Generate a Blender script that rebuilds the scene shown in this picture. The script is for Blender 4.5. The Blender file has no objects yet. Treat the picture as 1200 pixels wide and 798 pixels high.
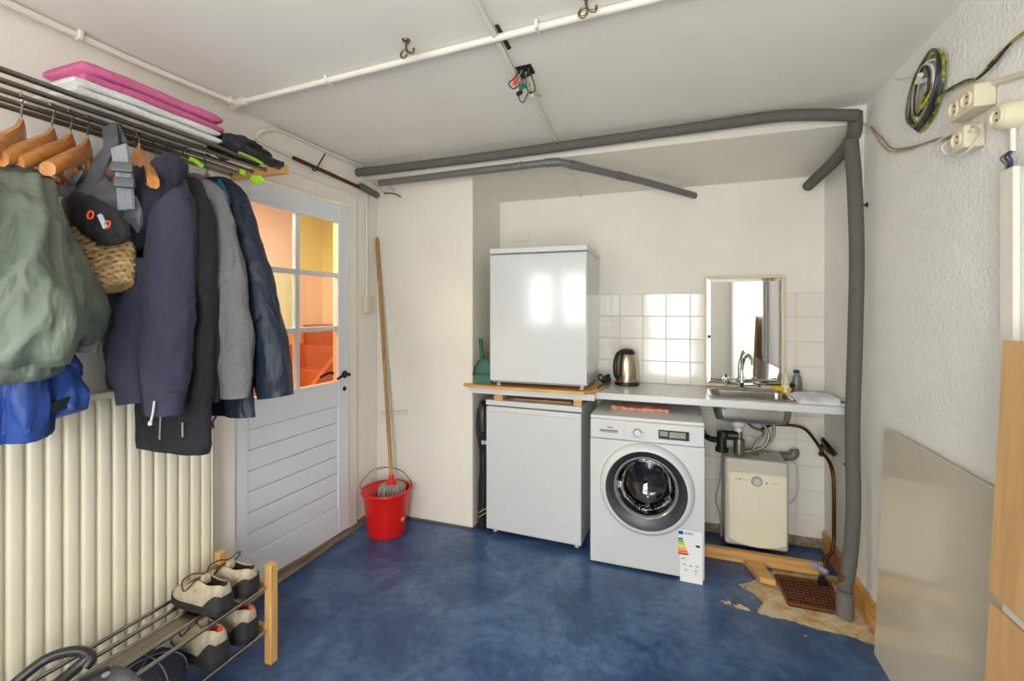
import bpy, bmesh, math, random
from mathutils import Vector, Matrix, noise
random.seed(4)
R = math.radians
scene = bpy.context.scene
C = scene.collection
PI = math.pi

# ------------------------------------------------------------------ camera
YAW = 19.6
CH = 1.45
cam_d = bpy.data.cameras.new('camera'); cam = bpy.data.objects.new('camera', cam_d); C.objects.link(cam)
cam.location = (0, 0, CH); cam.rotation_euler = (R(90), 0, R(YAW))
cam_d.sensor_width = 36; cam_d.lens = 16.0; cam_d.shift_y = -37/1200; cam_d.clip_start = 0.02
scene.camera = cam
FPX, HOR = 1200*16/36, 362.0
SN, CS = math.sin(R(YAW)), math.cos(R(YAW))
def ray(px, py):
    a = (px-600)/FPX; b = (HOR-py)/FPX
    return Vector((-SN+a*CS, CS+a*SN, b))
CP = Vector((0, 0, CH))
def at_x(px, py, X): d = ray(px, py); return CP + d*(X/d.x)
def at_y(px, py, Y): d = ray(px, py); return CP + d*(Y/d.y)
def at_z(px, py, Z): d = ray(px, py); return CP + d*((Z-CH)/d.z)

# ------------------------------------------------------------------ world, lights, exposure
w = bpy.data.worlds.new('world'); scene.world = w; w.use_nodes = True
bg = w.node_tree.nodes['Background']; bg.inputs[0].default_value = (.80, .88, 1.0, 1); bg.inputs[1].default_value = 1.2
def area(name, loc, rot, sx, sy, power, col):
    l = bpy.data.lights.new(name, 'AREA'); l.shape = 'RECTANGLE'; l.size = sx; l.size_y = sy; l.energy = power; l.color = col
    o = bpy.data.objects.new(name, l); C.objects.link(o); o.location = loc; o.rotation_euler = rot
    return o
# daylight entering through the two casements and the glazed door of the rear wall
area('window_daylight', (-1.44, -1.16, 1.60), (R(90), 0, 0), 1.0, .9, 34, (1.0, .985, .96))
area('glazed_door_daylight', (-.05, -1.16, 1.15), (R(90), 0, 0), 1.0, 1.9, 58, (1.0, .99, .975))
# the hall beyond the door has its own lamp
area('hall_lamp', (-2.75, 1.9, 2.36), (0, 0, 0), .5, .8, 34, (1.0, .95, .88))
vs = scene.view_settings
vs.view_transform = 'Standard'; vs.look = 'None'; vs.exposure = 0.92; vs.gamma = 1; vs.use_curve_mapping = False

FILL_GLOW = 14.0   # glow of the added opal fill lamp

# ------------------------------------------------------------------ materials
def srgb(r, g, b):
    f = lambda c: (c/255/12.92) if c/255 <= .04045 else ((c/255+.055)/1.055)**2.4
    return (f(r), f(g), f(b), 1)
MATS = {}
def mat(name, col, rough=.6, metal=0, var=.08, scale=8, bump=0, bscale=60, coat=0, stretch=None, detail=4, sheen=0, ior=None, fold=0):
    if name in MATS: return MATS[name]
    m = bpy.data.materials.new(name); m.use_nodes = True; MATS[name] = m
    nt = m.node_tree; N = nt.nodes; L = nt.links
    p = N['Principled BSDF']
    p.inputs['Roughness'].default_value = rough; p.inputs['Metallic'].default_value = metal
    if ior: p.inputs['IOR'].default_value = ior
    if coat: p.inputs['Coat Weight'].default_value = coat; p.inputs['Coat Roughness'].default_value = .08
    if sheen: p.inputs['Sheen Weight'].default_value = sheen
    c = srgb(*col)
    tc = N.new('ShaderNodeTexCoord'); mp = N.new('ShaderNodeMapping'); L.new(tc.outputs['Object'], mp.inputs[0])
    if stretch: mp.inputs['Scale'].default_value = stretch
    nz = N.new('ShaderNodeTexNoise'); nz.inputs['Scale'].default_value = scale; nz.inputs['Detail'].default_value = detail
    L.new(mp.outputs[0], nz.inputs['Vector'])
    rp = N.new('ShaderNodeValToRGB')
    rp.color_ramp.elements[0].position = .3; rp.color_ramp.elements[1].position = .7
    rp.color_ramp.elements[0].color = tuple(x*(1-var) for x in c[:3])+(1,)
    rp.color_ramp.elements[1].color = tuple(min(1, x*(1+var)) for x in c[:3])+(1,)
    L.new(nz.outputs['Fac'], rp.inputs[0]); L.new(rp.outputs[0], p.inputs['Base Color'])
    if bump:
        n2 = N.new('ShaderNodeTexNoise'); n2.inputs['Scale'].default_value = bscale; n2.inputs['Detail'].default_value = 3
        L.new(mp.outputs[0], n2.inputs['Vector'])
        b = N.new('ShaderNodeBump'); b.inputs['Strength'].default_value = bump; b.inputs['Distance'].default_value = .01
        L.new(n2.outputs['Fac'], b.inputs['Height']); L.new(b.outputs[0], p.inputs['Normal'])
        if fold:
            m2 = N.new('ShaderNodeMapping'); m2.inputs['Scale'].default_value = (1, 1, .38); m2.inputs['Rotation'].default_value = (.25, .3, 0); L.new(tc.outputs['Object'], m2.inputs[0])
            n4 = N.new('ShaderNodeTexNoise'); n4.inputs['Scale'].default_value = 11; n4.inputs['Detail'].default_value = 2.5; n4.inputs['Distortion'].default_value = 1.1
            L.new(m2.outputs[0], n4.inputs['Vector'])
            b2 = N.new('ShaderNodeBump'); b2.inputs['Strength'].default_value = fold; b2.inputs['Distance'].default_value = .05
            L.new(n4.outputs['Fac'], b2.inputs['Height']); L.new(b2.outputs[0], b.inputs['Normal'])
    return m
def pane_mat(name, tint, gloss=.06, rough=.02):
    if name in MATS: return MATS[name]
    m = bpy.data.materials.new(name); m.use_nodes = True; MATS[name] = m
    nt = m.node_tree; N = nt.nodes; L = nt.links; N.remove(N['Principled BSDF'])
    t = N.new('ShaderNodeBsdfTransparent'); g = N.new('ShaderNodeBsdfGlossy'); g.inputs['Roughness'].default_value = rough
    nz = N.new('ShaderNodeTexNoise'); nz.inputs['Scale'].default_value = 3
    rp = N.new('ShaderNodeValToRGB'); c = tint
    rp.color_ramp.elements[0].color = tuple(x*.94 for x in c)+(1,); rp.color_ramp.elements[1].color = tuple(c)+(1,)
    L.new(nz.outputs['Fac'], rp.inputs[0]); L.new(rp.outputs[0], t.inputs[0])
    f = N.new('ShaderNodeLayerWeight'); f.inputs[0].default_value = .25
    mx = N.new('ShaderNodeMixShader'); mt = N.new('ShaderNodeMath'); mt.operation = 'MULTIPLY_ADD'
    mt.inputs[1].default_value = .35; mt.inputs[2].default_value = gloss
    L.new(f.outputs['Fresnel'], mt.inputs[0]); L.new(mt.outputs[0], mx.inputs[0])
    L.new(t.outputs[0], mx.inputs[1]); L.new(g.outputs[0], mx.inputs[2])
    L.new(mx.outputs[0], N['Material Output'].inputs[0])
    return m
def wood_mat(name, col, dark, scale=6, axis='Y', rough=.5, coat=0):
    if name in MATS: return MATS[name]
    m = bpy.data.materials.new(name); m.use_nodes = True; MATS[name] = m
    nt = m.node_tree; N = nt.nodes; L = nt.links; p = N['Principled BSDF']; p.inputs['Roughness'].default_value = rough
    if coat: p.inputs['Coat Weight'].default_value = coat
    tc = N.new('ShaderNodeTexCoord'); mp = N.new('ShaderNodeMapping'); L.new(tc.outputs['Object'], mp.inputs[0])
    s = [14, 14, 14]; s['XYZ'.index(axis)] = 1.2; mp.inputs['Scale'].default_value = s
    nz = N.new('ShaderNodeTexNoise'); nz.inputs['Scale'].default_value = scale; nz.inputs['Detail'].default_value = 6; nz.inputs['Distortion'].default_value = .6
    L.new(mp.outputs[0], nz.inputs['Vector'])
    rp = N.new('ShaderNodeValToRGB'); rp.color_ramp.elements[0].position = .32; rp.color_ramp.elements[1].position = .66
    rp.color_ramp.elements[0].color = srgb(*dark); rp.color_ramp.elements[1].color = srgb(*col)
    L.new(nz.outputs['Fac'], rp.inputs[0]); L.new(rp.outputs[0], p.inputs['Base Color'])
    b = N.new('ShaderNodeBump'); b.inputs['Strength'].default_value = .12; b.inputs['Distance'].default_value = .004
    L.new(nz.outputs['Fac'], b.inputs['Height']); L.new(b.outputs[0], p.inputs['Normal'])
    return m
def ramp_mat(name, stops, scale, rough, bump=0, bscale=40, detail=8, dist=.5, metal=0, scale2=None):
    """several-colour mottled surface"""
    m = bpy.data.materials.new(name); m.use_nodes = True; MATS[name] = m
    nt = m.node_tree; N = nt.nodes; L = nt.links; p = N['Principled BSDF']
    p.inputs['Roughness'].default_value = rough; p.inputs['Metallic'].default_value = metal
    tc = N.new('ShaderNodeTexCoord'); nz = N.new('ShaderNodeTexNoise')
    nz.inputs['Scale'].default_value = scale; nz.inputs['Detail'].default_value = detail; nz.inputs['Distortion'].default_value = dist
    nz.inputs['Roughness'].default_value = .7
    L.new(tc.outputs['Object'], nz.inputs['Vector'])
    rp = N.new('ShaderNodeValToRGB'); e = rp.color_ramp.elements
    while len(e) < len(stops): e.new(.5)
    for i, (pos, c) in enumerate(stops): e[i].position = pos; e[i].color = srgb(*c)
    L.new(nz.outputs['Fac'], rp.inputs[0])
    out = rp.outputs[0]
    if scale2:
        n3 = N.new('ShaderNodeTexNoise'); n3.inputs['Scale'].default_value = scale2; n3.inputs['Detail'].default_value = 5
        L.new(tc.outputs['Object'], n3.inputs['Vector'])
        mx = N.new('ShaderNodeMix'); mx.data_type = 'RGBA'; mx.blend_type = 'OVERLAY'; mx.inputs['Factor'].default_value = .55
        L.new(out, mx.inputs['A']); L.new(n3.outputs['Fac'], mx.inputs['B']); out = mx.outputs['Result']
    L.new(out, p.inputs['Base Color'])
    if bump:
        n2 = N.new('ShaderNodeTexNoise'); n2.inputs['Scale'].default_value = bscale; n2.inputs['Detail'].default_value = 4
        L.new(tc.outputs['Object'], n2.inputs['Vector'])
        b = N.new('ShaderNodeBump'); b.inputs['Strength'].default_value = bump; b.inputs['Distance'].default_value = .01
        L.new(n2.outputs['Fac'], b.inputs['Height']); L.new(b.outputs[0], p.inputs['Normal'])
    return m

M_wall = mat('cream_plaster', (236, 230, 219), .85, var=.025, scale=3, bump=.12, bscale=45)
M_stucco = mat('white_stucco', (238, 236, 231), .9, var=.03, scale=5, bump=.55, bscale=75)
M_ceil = mat('ceiling_plaster', (236, 232, 225), .9, var=.03, scale=2.5, bump=.2, bscale=12)
M_soffit = mat('soffit_plaster', (232, 226, 213), .9, var=.03, scale=2.5, bump=.15, bscale=14)
M_lino = ramp_mat('blue_linoleum', [(.25, (34, 56, 92)), (.48, (50, 80, 122)), (.62, (78, 106, 144)), (.8, (46, 74, 114))], 3.2, .30, bump=.05, bscale=120, scale2=26)
M_sub = ramp_mat('torn_subfloor', [(.25, (120, 96, 62)), (.42, (188, 148, 92)), (.58, (208, 196, 168)), (.75, (196, 138, 74))], 9, .9, bump=.5, bscale=50)
M_tile = mat('white_tile', (232, 226, 216), .12, var=.02, scale=2, coat=.3)
M_grout = mat('tile_grout', (214, 206, 194), .9, var=.04)
M_door = mat('door_paint', (226, 227, 232), .42, var=.02, scale=3, bump=.04)
M_frame = mat('frame_paint', (236, 230, 218), .45, var=.02)
M_rad = mat('radiator_enamel', (232, 224, 200), .38, var=.03, scale=4)
M_enamel = mat('white_enamel', (212, 213, 215), .16, var=.01, scale=2, coat=.25)
M_enamel2 = mat('appliance_white', (212, 213, 214), .28, var=.01, scale=2)
M_grey_pl = mat('grey_plastic', (150, 152, 155), .4, var=.04)
M_black_pl = mat('black_plastic', (24, 24, 26), .35, var=.1)
M_blk_gloss = mat('black_gloss', (12, 12, 14), .08, var=.1)
M_chrome = mat('chrome', (216, 216, 216), .10, 1, var=.03)
M_steel = mat('brushed_steel', (176, 172, 164), .26, 1, var=.06, scale=30, stretch=(1, 12, 12))
M_rod = mat('rack_steel', (136, 128, 118), .28, 1, var=.1, scale=20)
M_rodl = mat('shoe_rack_steel', (186, 180, 170), .22, 1, var=.08, scale=20)
M_copper = mat('copper', (104, 64, 38), .45, 1, var=.25, scale=18)
M_brass = mat('brass', (150, 118, 60), .35, 1, var=.15, scale=18)
M_rust = ramp_mat('rusty_iron', [(.25, (58, 32, 20)), (.45, (120, 66, 34)), (.6, (92, 54, 32)), (.8, (168, 98, 52))], 30, .85, bump=.6, bscale=90)
M_foam = mat('grey_pipe_foam', (98, 95, 91), .85, var=.08, scale=25, bump=.25, bscale=140)
M_pvc = mat('grey_pvc', (108, 107, 106), .38, var=.04)
M_white_pvc = mat('white_conduit', (230, 225, 212), .5, var=.03)
M_beige_pl = mat('beige_plastic', (222, 210, 182), .45, var=.03)
M_pine = wood_mat('pine', (232, 186, 118), (206, 152, 86), 3, 'Z')
M_pineX = wood_mat('pine_board', (226, 176, 108), (196, 142, 78), 3, 'X')
M_pineY = wood_mat('pine_strip', (222, 168, 98), (186, 130, 66), 3, 'Y')
M_ply = wood_mat('plywood_birch', (214, 172, 116), (198, 154, 98), 2, 'Z', .45)
M_hanger = wood_mat('hanger_wood', (214, 146, 76), (186, 116, 52), 3, 'X', .35, .4)
M_handle = wood_mat('mop_handle_wood', (186, 138, 76), (150, 102, 50), 3, 'Z', .45, .2)
M_thresh = wood_mat('worn_wood', (170, 150, 124), (112, 92, 70), 3, 'Y', .8)
M_counter = mat('grey_laminate', (214, 212, 206), .3, var=.03, scale=14)
M_mirror = mat('mirror_silver', (236, 236, 234), .015, 1, var=.005)
M_red = mat('red_plastic', (214, 26, 18), .32, var=.05, scale=3)
M_green = mat('green_plastic', (2, 92, 70), .5, var=.05)
M_bulb = mat('lamp_opal', (240, 236, 225), .3, var=.01)

# ------------------------------------------------------------------ mesh helpers
class B:
    def __init__(s): s.bm = bmesh.new()
    def poly(s, pts, faces):
        v = [s.bm.verts.new(p) for p in pts]
        for f in faces:
            try: s.bm.faces.new([v[i] for i in f])
            except ValueError: pass
        return v
    def box(s, a, b, r=0, seg=2, M=None):
        x0, y0, z0 = [min(a[i], b[i]) for i in range(3)]; x1, y1, z1 = [max(a[i], b[i]) for i in range(3)]
        t = bmesh.new()
        bmesh.ops.create_cube(t, size=1)
        for v in t.verts: v.co = Vector(((x0+x1)/2+v.co.x*(x1-x0), (y0+y1)/2+v.co.y*(y1-y0), (z0+z1)/2+v.co.z*(z1-z0)))
        if r: bmesh.ops.bevel(t, geom=list(t.edges), offset=min(r, .49*min(x1-x0, y1-y0, z1-z0)), segments=seg, affect='EDGES', profile=.5)
        s.merge(t, M); return s
    def merge(s, t, M=None):
        if M: bmesh.ops.transform(t, matrix=M, verts=t.verts)
        me = bpy.data.meshes.new('tmp'); t.to_mesh(me); t.free(); s.bm.from_mesh(me); bpy.data.meshes.remove(me)
    def ringloft(s, rings, cap0=True, cap1=True, closed=True, loop=False):
        n = len(rings[0]); vs = [[s.bm.verts.new(p) for p in r] for r in rings]
        m = len(vs)
        for i in range(m if loop else m-1):
            a, b = vs[i], vs[(i+1) % m]
            for j in range(n if closed else n-1):
                k = (j+1) % n
                try: s.bm.faces.new((a[j], a[k], b[k], b[j]))
                except ValueError: pass
        if not loop and closed:
            if cap0: s.bm.faces.new(list(reversed(vs[0])))
            if cap1: s.bm.faces.new(vs[-1])
        return s
    def tube(s, path, r, n=10, loop=False, flat=None, up=None):
        path = [Vector(p) for p in path]; rings = []; m = len(path); nrm = None
        for i, p in enumerate(path):
            if loop: t = path[(i+1) % m]-path[i-1]
            else: t = path[min(i+1, m-1)]-path[max(i-1, 0)]
            if t.length < 1e-9: t = Vector((0, 0, 1))
            t.normalize()
            if nrm is None:
                u = Vector(up) if up else (Vector((0, 0, 1)) if abs(t.z) < .9 else Vector((1, 0, 0)))
                nrm = (u-t*u.dot(t)).normalized()
            else: nrm = (nrm-t*nrm.dot(t)).normalized()
            bn = t.cross(nrm); rr = r[i] if isinstance(r, (list, tuple)) else r
            f = flat if flat else 1
            rings.append([p+nrm*math.cos(2*PI*j/n)*rr*f+bn*math.sin(2*PI*j/n)*rr for j in range(n)])
        return s.ringloft(rings, loop=loop)
    def lathe(s, prof, o=(0, 0, 0), n=32, axis='Z', cap=True, M=None, squash=(1, 1)):
        t = B(); o = Vector(o); rings = []
        for r, h in prof:
            ring = []
            for j in range(n):
                a = 2*PI*j/n; x, y = math.cos(a)*r*squash[0], math.sin(a)*r*squash[1]
                ring.append({'Z': Vector((x, y, h)), 'Y': Vector((x, h, -y)), 'X': Vector((h, x, y))}[axis])
            rings.append(ring)
        t.ringloft(rings, cap, cap)
        mm = Matrix.Translation(o)
        if M: mm = mm @ M
        s.merge(t.bm, mm); return s
    def prism(s, pts, z0, z1, axis='Z'):
        n = len(pts)
        f = {'Z': lambda p, h: (p[0], p[1], h), 'X': lambda p, h: (h, p[0], p[1]), 'Y': lambda p, h: (p[0], h, p[1])}[axis]
        vs = s.poly([f(p, z0) for p in pts]+[f(p, z1) for p in pts],
               [list(range(n))[::-1], list(range(n, 2*n))]+[[i, (i+1) % n, n+(i+1) % n, n+i] for i in range(n)])
        return s
    def ribbon(s, path, width, thick, side):
        """flat strap along path; side(i) gives the width direction"""
        path = [Vector(p) for p in path]; rings = []; m = len(path)
        for i, p in enumerate(path):
            t = (path[min(i+1, m-1)]-path[max(i-1, 0)]).normalized(); sd = Vector(side); sd = (sd-t*sd.dot(t)).normalized(); nn = t.cross(sd)
            h = width/2; k = thick/2
            rings.append([p+sd*h+nn*k, p-sd*h+nn*k, p-sd*h-nn*k, p+sd*h-nn*k])
        return s.ringloft(rings)
ROOT = {}
def fin(o, smooth, ang):
    me = o.data
    if smooth:
        me.polygons.foreach_set('use_smooth', [True]*len(me.polygons)); me.set_sharp_from_angle(angle=R(ang))
        if ang < 75 and len(me.polygons) > 6:
            wn = o.modifiers.new('weighted_normals', 'WEIGHTED_NORMAL'); wn.keep_sharp = True; wn.weight = 80
def obj(name, b, m, parent=None, smooth=True, ang=38, local=False, origin=None):
    """link what b holds as ONE mesh object (world coordinates unless local)"""
    me = bpy.data.meshes.new(name); bmesh.ops.recalc_face_normals(b.bm, faces=b.bm.faces)
    off = Vector((0, 0, 0))
    if parent is not None and not local: off = ROOT.get(parent.name, Vector((0, 0, 0)))
    if parent is None and not local:
        if origin is not None: off = Vector(origin)
        else:
            co = [v.co for v in b.bm.verts]
            off = Vector(((min(c.x for c in co)+max(c.x for c in co))/2, (min(c.y for c in co)+max(c.y for c in co))/2, min(c.z for c in co)))
    if off.length: bmesh.ops.translate(b.bm, vec=-off, verts=b.bm.verts)
    b.bm.to_mesh(me); b.bm.free()
    o = bpy.data.objects.new(name, me); C.objects.link(o)
    for k in (m if isinstance(m, (list, tuple)) else [m]): me.materials.append(k)
    if parent is not None: o.parent = parent; ROOT[o.name] = ROOT.get(parent.name, Vector((0, 0, 0)))
    else: o.location = off; ROOT[o.name] = off
    fin(o, smooth, ang)
    return o
def tag(o, label, cat, group=None, kind=None):
    o['label'] = label; o['category'] = cat
    if group: o['group'] = group
    if kind: o['kind'] = kind
    return o
def thing(name, label, cat, loc=(0, 0, 0), rotz=0, group=None, kind=None):
    o = bpy.data.objects.new(name, None); C.objects.link(o); o.empty_display_size = .05
    o.location = loc; o.rotation_euler = (0, 0, rotz); ROOT[o.name] = Vector(loc)
    return tag(o, label, cat, group, kind)
def struct(o, label, cat): return tag(o, label, cat, kind='structure')
def dup_mesh(o, loc, parent, name=None):
    c = o.copy(); C.objects.link(c); c.parent = parent; c.location = loc; return c
def smoothpath(pts, k=6, closed=False):
    """Catmull-Rom through pts"""
    P = [Vector(p) for p in pts]; out = []; n = len(P)
    for i in range(n if closed else n-1):
        if closed: a, b, c, d = P[i-1], P[i], P[(i+1) % n], P[(i+2) % n]
        else: a, b, c, d = P[max(i-1, 0)], P[i], P[i+1], P[min(i+2, n-1)]
        for j in range(k):
            t = j/k
            out.append(.5*((2*b)+(c-a)*t+(2*a-5*b+4*c-d)*t*t+(3*b-a-3*c+d)*t**3))
    if not closed: out.append(P[-1])
    return out
def text_part(txt, size, M, m, parent, name='lettering'):
    cu = bpy.data.curves.new(name, 'FONT'); cu.body = txt; cu.size = size; cu.extrude = .0004; cu.align_x = 'CENTER'; cu.align_y = 'CENTER'
    t = bpy.data.objects.new('tmp_text', cu); C.objects.link(t)
    dg = bpy.context.evaluated_depsgraph_get(); me = bpy.data.meshes.new_from_object(t.evaluated_get(dg))
    bpy.data.objects.remove(t)
    b = B(); b.bm.from_mesh(me); bpy.data.meshes.remove(me); bmesh.ops.transform(b.bm, matrix=M, verts=b.bm.verts)
    return obj(name, b, m, parent, smooth=False)
# ================================================================== THE ROOM
XL, XR, YB, YR, ZC = -2.0, .86, 3.24, -1.0, 2.42
YP, XP = 2.735, -1.25           # chimney-breast face and side
YS, ZS0, ZS1 = 2.60, 2.335, 2.262   # soffit

# torn edge of the linoleum (floor pixels, from the beam to the right wall)
tear_px = [(905, 668), (880, 680), (861, 684), (872, 690), (882, 695), (893, 705), (889, 711), (884, 717), (904, 723), (932, 729), (959, 738), (994, 745), (1018, 754), (1036, 759)]
t0 = [at_z(x, y, 0) for x, y in tear_px]; tear = []
for i in range(len(t0)-1):     # ragged edge
    for k in range(5):
        p = t0[i].lerp(t0[i+1], k/5); f = 0 if (k == 0 and i < 2) else .010
        tear.append(p+Vector((f*noise.noise((p.x*60, p.y*60, 1)), f*noise.noise((p.x*60, p.y*60, 7)), 0)))
tear.append(t0[-1])
lino = [(XL-.02, YR), (XR, YR), (XR, tear[-1].y)] + [(p.x, p.y) for p in reversed(tear)] + [(tear[0].x+.02, 2.93), (XR, 2.93), (XR, YB), (XL-.02, YB)]
b = B(); b.prism(lino, -.006, 0)
floor = obj('floor', b, M_lino, smooth=False, origin=(0, 0, 0)); struct(floor, 'mottled dark blue linoleum floor', 'floor')
b = B(); b.box((-4, YR-.3, -.05), (1.2, 3.5, -.0065)); o = obj('floor_base', b, M_sub, smooth=False, origin=(0, 0, 0)); o.name = 'floor'
struct(o, 'bare crumbling subfloor showing where the blue linoleum is torn', 'floor')
# small flakes torn out of the lino
for k, (x, y, r) in enumerate([(852, 706, .022), (868, 712, .03), (876, 688, .012), (944, 745, .006)]):
    p = at_z(x, y, 0); b = B()
    b.prism([(p.x+r*math.cos(i*PI/7)*(1+1.1*noise.noise((i*1.7, k*2.3, .5))), p.y+.7*r*math.sin(i*PI/7)*(1+1.1*noise.noise((i*1.7, k*2.3, .5)))) for i in range(14)], .0001, .0004)
    f = obj('bare_flake', b, M_sub, floor)

b = B(); b.box((-3.6, YR-.14, ZC), (XR+.14, YS+.02, ZC+.1)); ceil = obj('ceiling', b, M_ceil, smooth=False, origin=(0, 0, 0)); struct(ceil, 'off white plastered ceiling', 'ceiling')
b = B(); b.prism([(YS, ZC+.1), (YS, ZS0), (YB+.1, ZS1-.014), (YB+.1, ZC+.1)], XL-.12, XR+.12, 'X')
obj('soffit', b, M_soffit, ceil, smooth=False)
# walls
DY0, DY1, DZ = 1.60, 2.435, 2.135       # door opening in the left wall
b = B()
b.box((XL-.12, YR-.14, 0), (XL, DY0, ZC)); b.box((XL-.12, DY1, 0), (XL, YB+.1, ZC)); b.box((XL-.12, DY0, DZ), (XL, DY1, ZC))
wl = obj('wall_left', b, M_wall, smooth=False, origin=(0, 0, 0)); struct(wl, 'cream plaster wall with the door and coat rack', 'wall')
b = B(); b.box((XR, YR-.14, 0), (XR+.12, YB+.1, ZC)); wr = obj('wall_right', b, M_stucco, smooth=False, origin=(0, 0, 0)); struct(wr, 'rough white stucco wall', 'wall')
b = B(); b.box((XL, YB, 0), (XR, YB+.1, ZC)); wb = obj('wall_back', b, M_wall, smooth=False, origin=(0, 0, 0)); struct(wb, 'cream niche wall with white tiles', 'wall')
b = B(); b.box((XL, YP, 0), (XP, YB, ZS0+.02), .006, 1); wc = obj('wall_corner', b, M_wall, smooth=False, origin=(0, 0, 0)); struct(wc, 'cream chimney breast filling the corner beside the door', 'wall')
# rear wall with two casement windows and a glazed door opening (behind the photographer)
W1, W2, WD = (-1.90, -1.50), (-1.38, -.98), (-.50, .40)
b = B()
xs = [XL, W1[0], W1[1], W2[0], W2[1], WD[0], WD[1], XR]
y0, y1 = YR-.12, YR
for i in range(7):
    if i in (1, 3): b.box((xs[i], y0, 0), (xs[i+1], y1, 1.2)); b.box((xs[i], y0, 2.0), (xs[i+1], y1, ZC))
    elif i == 5: b.box((xs[i], y0, 2.08), (xs[i+1], y1, ZC))
    else: b.box((xs[i], y0, 0), (xs[i+1], y1, ZC))
wrr = obj('wall_rear', b, M_wall, smooth=False, origin=(0, 0, 0)); struct(wrr, 'rear wall with two casement windows and a glazed door', 'wall')
M_clear = pane_mat('clear_glass', (.96, .98, .97))
for k, (a, c) in enumerate((W1, W2)):
    win = thing('window_%d' % (k+1), 'white casement window with six small panes, %s' % ('near the left wall' if k == 0 else 'nearer the glazed door'), 'window', ((a+c)/2, YR-.06, 1.2), kind='structure')
    b = B()
    for u0, u1, v0, v1 in ((a, c, 1.2, 1.24), (a, c, 1.96, 2.0), (a, a+.04, 1.24, 1.96), (c-.04, c, 1.24, 1.96)): b.box((u0, YR-.09, v0), (u1, YR-.03, v1), .004, 1)
    obj('window_frame', b, M_frame, win)
    b = B(); m = (a+c)/2
    b.box((m-.012, YR-.08, 1.24), (m+.012, YR-.04, 1.96))
    for z in (1.48, 1.72): b.box((a+.04, YR-.079, z-.01), (c-.04, YR-.041, z+.01))
    obj('muntin', b, M_frame, win)
    for i in range(2):
        for j in range(3):
            b = B(); b.box((a+.04+i*(m-a-.04)+.002, YR-.063, 1.24+j*.24), (a+.04+(i+1)*(m-a-.04)-.002, YR-.058, 1.24+(j+1)*.24)); obj('pane', b, M_clear, win, smooth=False)
    b = B(); b.box((a-.03, YR-.1, 1.17), (c+.03, YR+.06, 1.2), .005); obj('window_sill', b, M_frame, win)
d2 = thing('door_2', 'glazed brown outside door in the rear wall', 'door', ((WD[0]+WD[1])/2, YR-.06, 0), kind='structure')
M_brown = wood_mat('stained_brown_wood', (128, 74, 46), (88, 46, 26), 3, 'Z', .4)
a, c = WD; b = B()
for u0, u1, v0, v1 in ((a, a+.1, .01, 2.06), (c-.1, c, .01, 2.06), (a+.1, c-.1, .01, .22), (a+.1, c-.1, 1.96, 2.06), (a+.1, c-.1, 1.0, 1.06)): b.box((u0+.003, YR-.085, v0), (u1-.003, YR-.04, v1), .004, 1)
obj('door_frame', b, M_brown, d2)
for v0, v1 in ((.22, 1.0), (1.06, 1.96)):
    b = B(); b.box((a+.1, YR-.066, v0), (c-.1, YR-.06, v1)); obj('pane', b, M_clear, d2, smooth=False)
b = B(); b.tube([(c-.05, YR-.04, 1.03), (c-.05, YR+.01, 1.03), (c-.16, YR+.015, 1.03)], .009); obj('door_handle', b, M_chrome, d2)

# back-wall tiles, each a piece of its own
TS = .15; PITCH = .152; tz_top = 1.553
b = B(); b.box((-.0745, -.008, -.0745), (.0745, 0, .0745), .0022, 1)
tile0 = None
for row in range(10):
    z = tz_top-PITCH/2-row*PITCH
    if z < .10: continue
    for col in range(-4, 6):
        x = .025+col*PITCH
        if row < 4:
            if x < -.62: continue
        elif x < .08: continue
        if x > XR-.02: continue
        if tile0 is None:
            tile0 = obj('tile', b, M_tile, wb, ang=20, local=True); tile0.location = (x, YB-.0005, z); continue
        t = dup_mesh(tile0, (x, YB-.0005, z), wb)
        t.rotation_euler = (random.uniform(-.006, .006), 0, random.uniform(-.006, .006))
b = B(); b.box((-.62, YB-.004, tz_top-4*PITCH), (XR-.001, YB-.0001, tz_top)); b.box((.0, YB-.004, .12), (XR-.001, YB-.0001, tz_top-4*PITCH)); obj('grout_bed', b, M_grout, wb, smooth=False)
b = B(); b.box((-.3, YB-.02, 0), (XR-.002, YB-.009, .055)); tr = obj('baseboard_back', b, M_thresh, smooth=False); struct(tr, 'narrow worn wooden skirting under the tiles behind the water heater', 'baseboard')

# door in the left wall -------------------------------------------------------
b = B()
for y0_, y1_, z0_, z1_ in ((DY0-.1, DY0+.012, 0, DZ+.07), (DY1-.012, DY1+.07, 0, DZ+.07), (DY0+.012, DY1-.012, DZ-.012, DZ+.07)): b.box((XL-.10, y0_, z0_), (XL+.018, y1_, z1_), .004, 1)
o = obj('trim_1', b, M_frame); struct(o, 'cream painted door frame around the glazed white door', 'trim')
HY, LW = DY0+.014, .795
door = thing('door_1', 'white door with six coloured glass panes and horizontal boards', 'door', (XL-.005, HY, .045), R(-2.6), kind='structure')
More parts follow.
